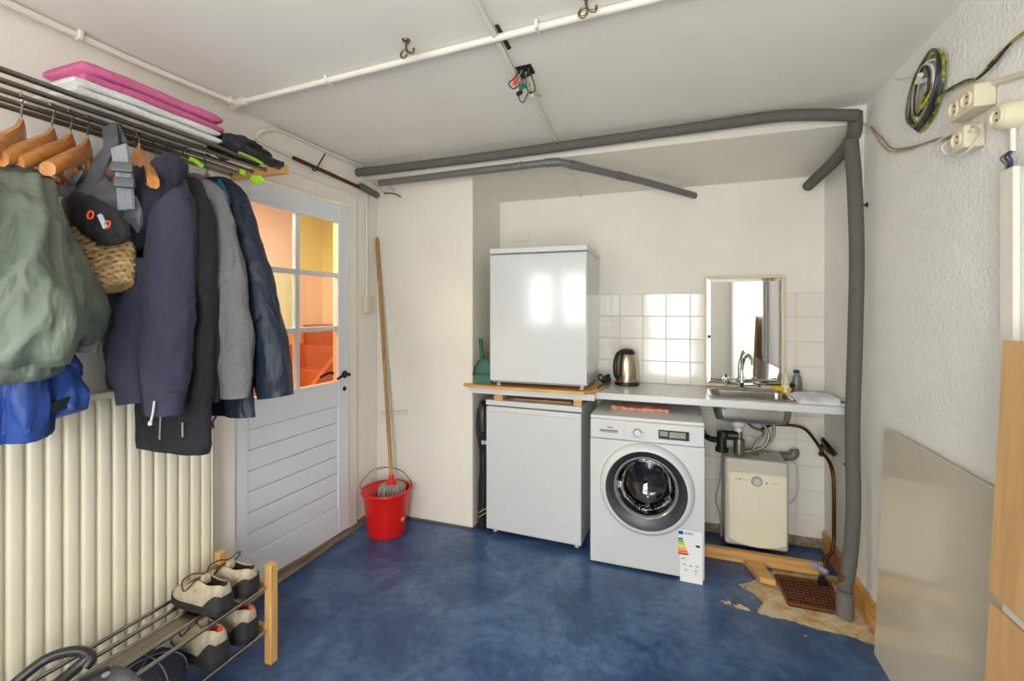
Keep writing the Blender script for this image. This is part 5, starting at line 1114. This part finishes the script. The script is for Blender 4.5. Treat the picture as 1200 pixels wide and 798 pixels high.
# ---- dark navy raincoat
M_rain = fabric('dark_navy_nylon', (26, 36, 56), .5, .12, 10, .08, 200)
rj = jacket('jacket', 'dark navy raincoat at the door end of the rack', 'jacket', 1.37, -1.79, .185, 1.955, 1.02, M_rain, 44.0, .045, cuff=None, amp=.022,
       sl_out=(pxs(1.385, (262, 218), (276, 240), (289, 290), (303, 350), (315, 410), (322, 465)), [(.04, .045), (.056, .052), (.066, .058), (.074, .06), (.080, .06), (.080, .054)]),
       sl_in=(pxs(1.335, (262, 330), (272, 380), (279, 430), (281, 488)), [(.04, .026), (.058, .03), (.066, .032), (.070, .03)]))
b = B(); b.ribbon(smoothpath(pxs(1.315, (255, 213), (262, 224), (268, 240)), 4), .03, .004, (0, 0, 1)); obj('lining_edge', b, mat('teal_lining', (20, 110, 130), .6), rj)
b = B(); b.tube([at_y(253, 488, 1.32), at_y(249, 495, 1.32), at_y(250, 502, 1.32)], .004, 8); obj('toggle', b, mat('plum_cord', (90, 40, 80), .6), rj)

# ---- towels and sportswear on the rack
def slab(name, label, cat, y0, y1, x0, x1, z0, h, m, seed, fold=3):
    g = thing(name, label, cat, ((x0+x1)/2, (y0+y1)/2, z0))
    lay = h/fold
    for k in range(fold):
        b = B(); rings = []; d = .012*k
        for i in range(17):
            t = i/16; y = y0+(y1-y0)*t+.008*nz(seed+k, t*2, 0); e = min(1, .55+min(t, 1-t)*9)
            zc_ = z0+lay*(k+.5)+.004*nz(t*5, seed, k); hh_ = lay*.52*e
            xa, xb = x0+d+.008*nz(t*4, seed+k, 3), x1-d*.5+.012*nz(t*4, seed+k, 8)
            rg = []
            for j in range(18):
                a = 2*PI*j/18; ca, sa = math.cos(a), math.sin(a)
                rg.append(Vector(((xa+xb)/2+math.copysign(abs(ca)**.35, ca)*(xb-xa)/2, y, zc_+math.copysign(abs(sa)**.7, sa)*hh_)))
            rings.append(rg)
        b.ringloft(rings); obj('fold', b, m, g, ang=80)
    return g
M_towel = mat('white_terry', (226, 224, 222), .98, var=.06, scale=80, bump=.7, bscale=260); M_pink = mat('pink_terry', (216, 112, 158), .98, var=.1, scale=80, bump=.7, bscale=260)
tz = RZ+.009
slab('towel', 'folded white towel lying on the rods of the coat rack', 'towel', .84, 1.30, -1.95, -1.67, tz, .058, M_towel, 2.0, 2)
slab('towel', 'folded pink towel lying on the white towel', 'towel', .885, 1.345, -1.955, -1.715, tz+.0605, .078, M_pink, 6.0, 2)
M_spb = fabric('black_lycra', (26, 26, 30), .6, .2, 30); M_lime = mat('lime_fabric', (150, 206, 40), .7, var=.1)
sw_ = thing('sportswear', 'crumpled black sports jacket with lime trim on the rack end', 'clothing', (-1.77, 1.46, tz))
b = B(); rings = []
for i in range(22):
    t = i/21; y = 1.335+.255*t; e = math.sin(PI*min(1, max(.04, t*.94+.03)))**.45
    rings.append([Vector((-1.775+.115*e*ca*(1+.25*nz(ca*2, sa*2, t*7)), y, tz+.002+max(0, (.052+.05*e*sa*(1+.5*nz(ca*3+4, sa*3, t*8)))*(1.0-.45*t)))) for ca, sa in [(math.cos(2*PI*j/26), math.sin(2*PI*j/26)) for j in range(26)]])
b.ringloft(rings); obj('bundle', b, M_spb, sw_, ang=80)
for pts, w_ in ((((280, 176), (290, 180), (300, 185), (308, 190)), .026), (((294, 208), (300, 212), (304, 210), (306, 214)), .03), (((222, 186), (230, 190), (237, 196)), .016), (((281, 201), (287, 203)), .02)):
    b = B(); b.ribbon(smoothpath([at_x(x, y, -1.655+.004*i) for i, (x, y) in enumerate(pts)], 4), w_, .008, (0, .2, 1)); obj('lime_trim', b, M_lime, sw_)
b = B(); b.ringloft(loft_path([(-1.665, 1.30, tz+.02), (-1.648, 1.40, tz+.004), (-1.645, 1.50, tz-.01), (-1.65, 1.57, tz+.0)], [(.02, .014), (.022, .016), (.024, .016), (.014, .01)], 14, 5, .2)); obj('sleeve', b, M_spb, sw_, ang=80)

# ---- shoe rack
sr = thing('shoe_rack', 'low shoe rack of steel rods with pine posts in front of the radiator', 'shoe rack', (-1.70, 1.0, 0))
SXs = [-1.842, -1.78, -1.72, -1.645, -1.568]; SZ = .315; SZ2 = .135
for (x, y) in ((-1.56, 1.43), (-1.845, 1.43), (-1.56, .45), (-1.845, .45)):
    b = B(); b.box((x-.018, y-.018, 0), (x+.018, y+.018, .405), .003, 1); obj('post', b, M_pine, sr)
for x in SXs:
    b = B(); b.tube([(x, .44, SZ), (x, 1.425, SZ)], .0075, 12); obj('rod', b, M_rodl, sr)
for x in (-1.842, -1.70, -1.568):
    b = B(); b.tube([(x, .44, SZ2), (x, 1.425, SZ2)], .0075, 12); obj('rod', b, M_rodl, sr)
b = B(); b.box((-1.715, .44, SZ-.006), (-1.652, 1.425, SZ+.002)); obj('flat_bar', b, M_rod, sr, smooth=False)
for z in (SZ, SZ2):
    for y in (1.43, .45):
        b = B(); b.box((-1.845, y-.010, z-.014), (-1.56, y+.010, z+.012), .002, 1); obj('end_rail', b, M_pineX, sr)

# ---- shoes
M_sh = mat('beige_suede', (188, 172, 146), .9, var=.2, scale=40, bump=.3, bscale=200); M_shd = mat('dark_shoe_trim', (48, 46, 46), .8, var=.15, scale=30)
M_sole = mat('sole_rubber', (40, 37, 35), .8, var=.2, scale=40); M_lace = mat('brown_lace', (88, 56, 40), .8, var=.2)
M_lin1 = mat('shoe_lining_dark', (36, 32, 32), .95); M_lin2 = mat('shoe_lining_orange', (176, 74, 48), .9)
def shoe_proto(name, lining, tab):
    h = bpy.data.objects.new(name, None); C.objects.link(h)
    L_ = .27
    # stations along x: 0 heel .. L toe ; (half width, top height, opening half width, opening depth)
    S = [(0, .020, .078, 0, 0), (.006, .030, .088, 0, 0), (.018, .034, .094, .012, .030), (.045, .036, .088, .022, .055), (.075, .037, .084, .024, .055), (.10, .039, .088, .022, .045), (.12, .041, .090, .014, .020), (.15, .044, .078, .010, .004), (.18, .047, .066, .006, 0), (.21, .047, .056, 0, 0), (.24, .042, .048, 0, 0), (.26, .030, .040, 0, 0), (.27, .012, .028, 0, 0)]
    def sec(x, w_, hgt, ow, od):
        P_ = []
        for u in (0, .18, .4, .62, .8): # outer left
            a = u*PI/2; P_.append((-w_*math.cos(a)**.6 if u else -w_*.93, .018+(hgt-.018)*math.sin(a)**1.1))
        ow_ = ow if ow else w_*.18
        P_.append((-ow_, hgt)); P_.append((-ow_*.8, hgt-od)); P_.append((0, hgt-od+(0 if od else .002)))
        R_ = [(-p[0], p[1]) for p in P_[:-1]][::-1]
        return [Vector((x, p[0], p[1])) for p in P_+R_]
    rings = [sec(*s) for s in S]
    b = B(); n = len(rings[0]); vs = [[b.bm.verts.new(p) for p in r] for r in rings]
    for i in range(len(vs)-1):
        for j in range(n-1):
            f = b.bm.faces.new((vs[i][j], vs[i][j+1], vs[i+1][j+1], vs[i+1][j])); xm = (S[i][0]+S[i+1][0])/2
            if j in (5, 6, 7, 8) and .01 < xm < .125: f.material_index = 1
    b.bm.faces.new([v for v in vs[0]]); b.bm.faces.new([v for v in reversed(vs[-1])])
    o = obj('upper', b, [M_sh, lining, M_shd], h, local=True, ang=80); ms = o.modifiers.new('subdivision', 'SUBSURF'); ms.levels = 1; ms.render_levels = 2
    b = B(); out = []
    for s in S: out.append((s[0], -s[1]*1.05-.001))
    out2 = [(x, -y) for x, y in reversed(out)]; b.prism([(x, y*1.0) for x, y in out+out2], 0, .020); bmesh.ops.bevel(b.bm, geom=[e_ for e_ in b.bm.edges if abs(e_.verts[0].co.z-e_.verts[1].co.z) < 1e-6], offset=.004, segments=2, affect='EDGES'); obj('sole', b, M_sole, h, local=True)
    b = B(); b.box((.108, -.014, .062), (.130, .014, .092), .006, 2, Matrix.Rotation(R(-3), 4, 'Y')); obj('tongue', b, M_sh, h, local=True)
    b = B(); pts = []
    for i in range(6):
        x = .118+i*.017; z = .096-.0085*i; pts += [(x, -.018, z-.002), (x+.006, .018, z-.002)]
    b.tube(pts, .003, 6)
    b.tube(smoothpath([(.125, .0, .098), (.14, .03, .108), (.17, .045, .088), (.15, .05, .062), (.13, .02, .092)], 4), .0025, 6)
    b.tube(smoothpath([(.125, .0, .098), (.11, -.03, .112), (.13, -.05, .092), (.17, -.056, .05)], 4), .0025, 6)
    obj('laces', b, M_lace, h, local=True)
    def at_s(x):
        for s0, s1 in zip(S, S[1:]):
            if s0[0] <= x <= s1[0]: t = (x-s0[0])/(s1[0]-s0[0]); return [s0[i]+(s1[i]-s0[i])*t for i in range(5)]
    def shell(xs_, um):
        rings = []
        for x in xs_:
            _, w_, hg, _, _ = at_s(x); U = um(x); row = []
            for k in range(7):
                a = U*k/6*PI/2; row.append(Vector((x-.002 if x < .1 else x+.001, w_*max(.02, math.cos(a))**.6*1.01+.002, .017+(hg-.018)*math.sin(a)**1.1)))
            rings.append([Vector((p.x, -p.y, p.z)) for p in reversed(row)]+[p for p in row])
        return rings
    b = B(); rg = shell([.0]+[.004+.008*i for i in range(10)], lambda x: .46*(1-(x/.078)**1.6)+.03)
    L1 = [r[:7] for r in rg]; L2 = [r[7:] for r in rg]
    b.ringloft([list(reversed(r)) for r in reversed(L1)]+L2, closed=False); obj('heel_counter', b, M_shd, h, local=True, ang=80)
    b = B(); rg = shell([.19+.0079*i for i in range(11)], lambda x: .04+.42*((x-.19)/.08)**1.5)
    b.ringloft([r[7:] for r in rg]+[list(reversed(r[:7])) for r in reversed(rg)], closed=False); obj('toe_rand', b, M_shd, h, local=True, ang=80)
    b = B(); b.box((.004, -.008, .082), (.009, .008, .096), .002, 1); obj('heel_tab', b, tab, h, local=True)
    return h
p1 = shoe_proto('shoe', M_lin1, M_shd); p2 = shoe_proto('shoe', M_lin2, M_org)
def place(proto, first, loc, rz, label, group, roll=0):
    if first: h = proto
    else:
        h = proto.copy(); C.objects.link(h)
        for ch in list(proto.children): c = ch.copy(); C.objects.link(c); c.parent = h
    h.location = loc; h.rotation_euler = (0, 0, rz); h.scale = (1.02, 1.12, 1.18 if not roll else 1.45); return tag(h, label, 'shoe', group)
place(p1, True, (-1.565, 1.235, SZ+.008), R(176), 'beige trainer with brown laces on the upper rods, next to the empty rods', 'beige shoes on the shoe rack')
place(p1, False, (-1.565, 1.352, SZ+.008), R(183), 'beige trainer with brown laces on the upper rods, next to the pine posts', 'beige shoes on the shoe rack')
place(p2, True, (-1.565, 1.215, SZ2+.008), R(172), 'beige hiking shoe with orange lining on the lower rods, next to the dark cap', 'beige shoes on the shoe rack', 1)
place(p2, False, (-1.565, 1.345, SZ2+.008), R(180), 'beige hiking shoe with orange lining on the lower rods, next to the pine posts', 'beige shoes on the shoe rack', 1)
# ---- dark cap and white bag on the lower shelf
cp = thing('cap', 'dark navy cap with pale seams on the lower rods', 'cap', (-1.69, 1.05, SZ2))
M_cap = fabric('cap_navy', (36, 38, 52), .85, .12); q = Vector((-1.69, 1.05, SZ2+.008))
b = B(); b.lathe([(.0, .0), (.092, .0), (.094, .02), (.088, .06), (.065, .095), (.03, .112), (0, .115)], q, 32, squash=(1.05, 1.15)); obj('crown', b, M_cap, cp)
b = B(); pts = [(q.x+.10*math.cos(a)*(1 if k else 1), q.y-.10+.0*k-.085*math.sin(a)) for k in (1,) for a in [PI*i/14 for i in range(15)]]; b.prism([(q.x+.085, q.y-.05)]+pts[0:]+[(q.x-.085, q.y-.05)], q.z, q.z+.006); obj('brim', b, M_cap, cp)
for a in (0, PI/3, 2*PI/3):
    b = B(); u = Vector((math.cos(a), math.sin(a)*1.12, 0)); b.tube(smoothpath([q+u*.098+Vector((0, 0, .02)), q+u*.092+Vector((0, 0, .062)), q+u*.066+Vector((0, 0, .098)), q+u*.03+Vector((0, 0, .115)), q+Vector((0, 0, .117)), q-u*.03+Vector((0, 0, .115)), q-u*.066+Vector((0, 0, .098)), q-u*.092+Vector((0, 0, .062)), q-u*.098+Vector((0, 0, .02))], 3), .0018, 6); obj('seam', b, mat('seam_grey', (120, 124, 140), .8), cp)
wbg = at_z(187, 744, .17); b = B(); rings = []
for i in range(9):
    t = i/8; rings.append([Vector((-1.80+.10*t, 1.12+.055*math.cos(a)*(1-.3*t)+.006*nz(t*5, a, 0), SZ2+.009+.045*(1+math.sin(a))*(.6+.4*math.sin(t*PI))*(1+.3*nz(a, t*4, 2)))) for a in [2*PI*j/16 for j in range(16)]])
b.ringloft(rings); tag(obj('plastic_bag', b, mat('white_film', (216, 220, 228), .35, var=.05, scale=20), ang=60), 'crumpled white plastic bag behind the dark cap', 'bag')
# ---- vacuum hose on the upper rods
vc = thing('vacuum_hose', 'black vacuum cleaner hose with curved handle lying on the upper rods', 'vacuum hose', (-1.68, .8, SZ))
M_vac = mat('vacuum_black', (44, 43, 45), .32, var=.1)
hz = SZ+.03
b = B(); b.tube(smoothpath([at_z(5, 812, hz+.01), at_z(30, 790, hz+.04), at_z(55, 772, hz+.06), at_z(80, 764, hz+.065), at_z(98, 764, hz+.06), at_z(107, 772, hz+.045), at_z(100, 782, hz+.03)], 6), .0145, 14); obj('handle', b, M_vac, vc)
b = B(); b.tube([at_z(104, 770, hz+.05), at_z(90, 782, hz+.03), at_z(60, 808, hz+.005), at_z(20, 840, hz)], [.013, .016, .017, .018], 14); obj('tube', b, M_vac, vc)
b = B(); c0, c1 = at_z(92, 808, hz+.02), at_z(128, 792, hz+.02); b.tube([c0, c0.lerp(c1, .5), c1], [.028, .030, .030], 18); obj('cuff', b, M_vac, vc)
pts = []; rr = []
h0, h1 = at_z(126, 793, hz+.02), Vector((-1.50, .93, .20))
path = smoothpath([h0, at_z(142, 797, hz+.012), at_z(154, 808, hz+.004), at_z(162, 826, hz)], 14)
for i, p in enumerate(path): rr.append(.028 if i % 2 else .024)
b = B(); b.tube(path, rr, 16); obj('ribbed_hose', b, mat('hose_dark_grey', (92, 92, 94), .4, var=.06), vc, ang=12)
b = B(); b.lathe([(0, 0), (.010, 0), (.010, .003), (0, .004)], at_z(124, 791, hz+.048), 14); obj('button', b, M_grey_pl, vc)

# ---- bucket and mop
BX, BY = -1.765, 2.52
bk_ = thing('bucket', 'red plastic bucket standing in the corner by the door', 'bucket', (BX, BY, 0))
b = B(); b.lathe([(.0, .002), (.108, .002), (.113, .0), (.118, .006), (.146, .255), (.158, .262), (.161, .275), (.158, .283), (.150, .285), (.147, .278), (.140, .262), (.113, .012), (.0, .010)], (BX, BY, 0), 48); bd = obj('body', b, M_red, bk_, ang=45)
b = B(); rings = []
for i in range(13):  # pouring lip / wringer insert
    a = R(150+i*10); rings.append([Vector((BX+r*math.cos(a), BY+r*math.sin(a), z)) for r, z in ((.148, .279), (.10, .255), (.06, .20), (.064, .196), (.105, .250), (.150, .274))])
b.ringloft(rings); obj('wringer_insert', b, M_red, bk_, ang=50)
M_wire = mat('bail_wire', (90, 88, 86), .35, 1, var=.05)
b = B(); bp_ = [Vector((BX-.155*1, BY-.05, .272)), Vector((BX-.165, BY-.05, .31)), Vector((BX-.11, BY+.01, .385)), Vector((BX-.03, BY+.03, .405)), Vector((BX+.07, BY+.06, .385)), Vector((BX+.145, BY+.06, .325)), Vector((BX+.150, BY+.055, .272))]
b.tube(smoothpath(bp_, 6), .0028, 8); obj('bail', b, M_wire, bk_)
b = B(); b.tube([bp_[2].lerp(bp_[3], .1), bp_[2].lerp(bp_[3], .9)], .008, 10); obj('bail_grip', b, mat('grip_grey', (170, 166, 160), .5), bk_)
q = at_y(474.5, 611.5, BY-.115); b = B(); b.box((-.012, -.001, -.012), (.012, .001, .012), 0, 1, Matrix.Translation((BX+.1285, BY-.0115, .105)) @ Matrix.Rotation(R(85), 4, 'Z') @ Matrix.Rotation(R(45), 4, 'Y') @ Matrix.Rotation(R(6), 4, 'X')); obj('price_sticker', b, mat('sticker', (230, 190, 160), .6, var=.2, scale=200), bk_, smooth=False)
mp_ = thing('mop', 'string mop with long wooden handle leaning in the corner inside the red bucket', 'mop', (BX, BY, .2))
m0, m1 = Vector((BX+.02, BY+.03, .30)), Vector((-1.972, 2.70, 1.955))
b = B(); b.tube([m0, m0.lerp(m1, .5), m1-(m1-m0).normalized()*.02, m1], [.0125, .0125, .0125, .008], 14); obj('handle', b, M_handle, mp_)
d = (m1-m0).normalized(); b = B(); b.tube([m0-d*.03, m0+d*.01, m0+d*.035, m0+d*.06], [.05, .034, .020, .016], 16); obj('socket', b, M_red, mp_)
M_str = mat('mop_strings', (150, 146, 138), .95, var=.2, scale=60, bump=.4)
for k in range(34):
    a = 2*PI*k/34; u = Vector((math.cos(a), math.sin(a), 0)); L2 = .07+.05*random.random(); r1 = .072+.02*random.random()
    b = B(); b.tube(smoothpath([m0+Vector((0, 0, .0))+u*.018, m0+u*r1*.75+Vector((0, 0, -.002)), m0+u*r1+Vector((0, 0, -.03)), m0+u*(r1*.95)+Vector((.006*math.sin(k*3), 0, -.03-L2*.6))], 3), .0062, 6); obj('strand', b, M_str, mp_)
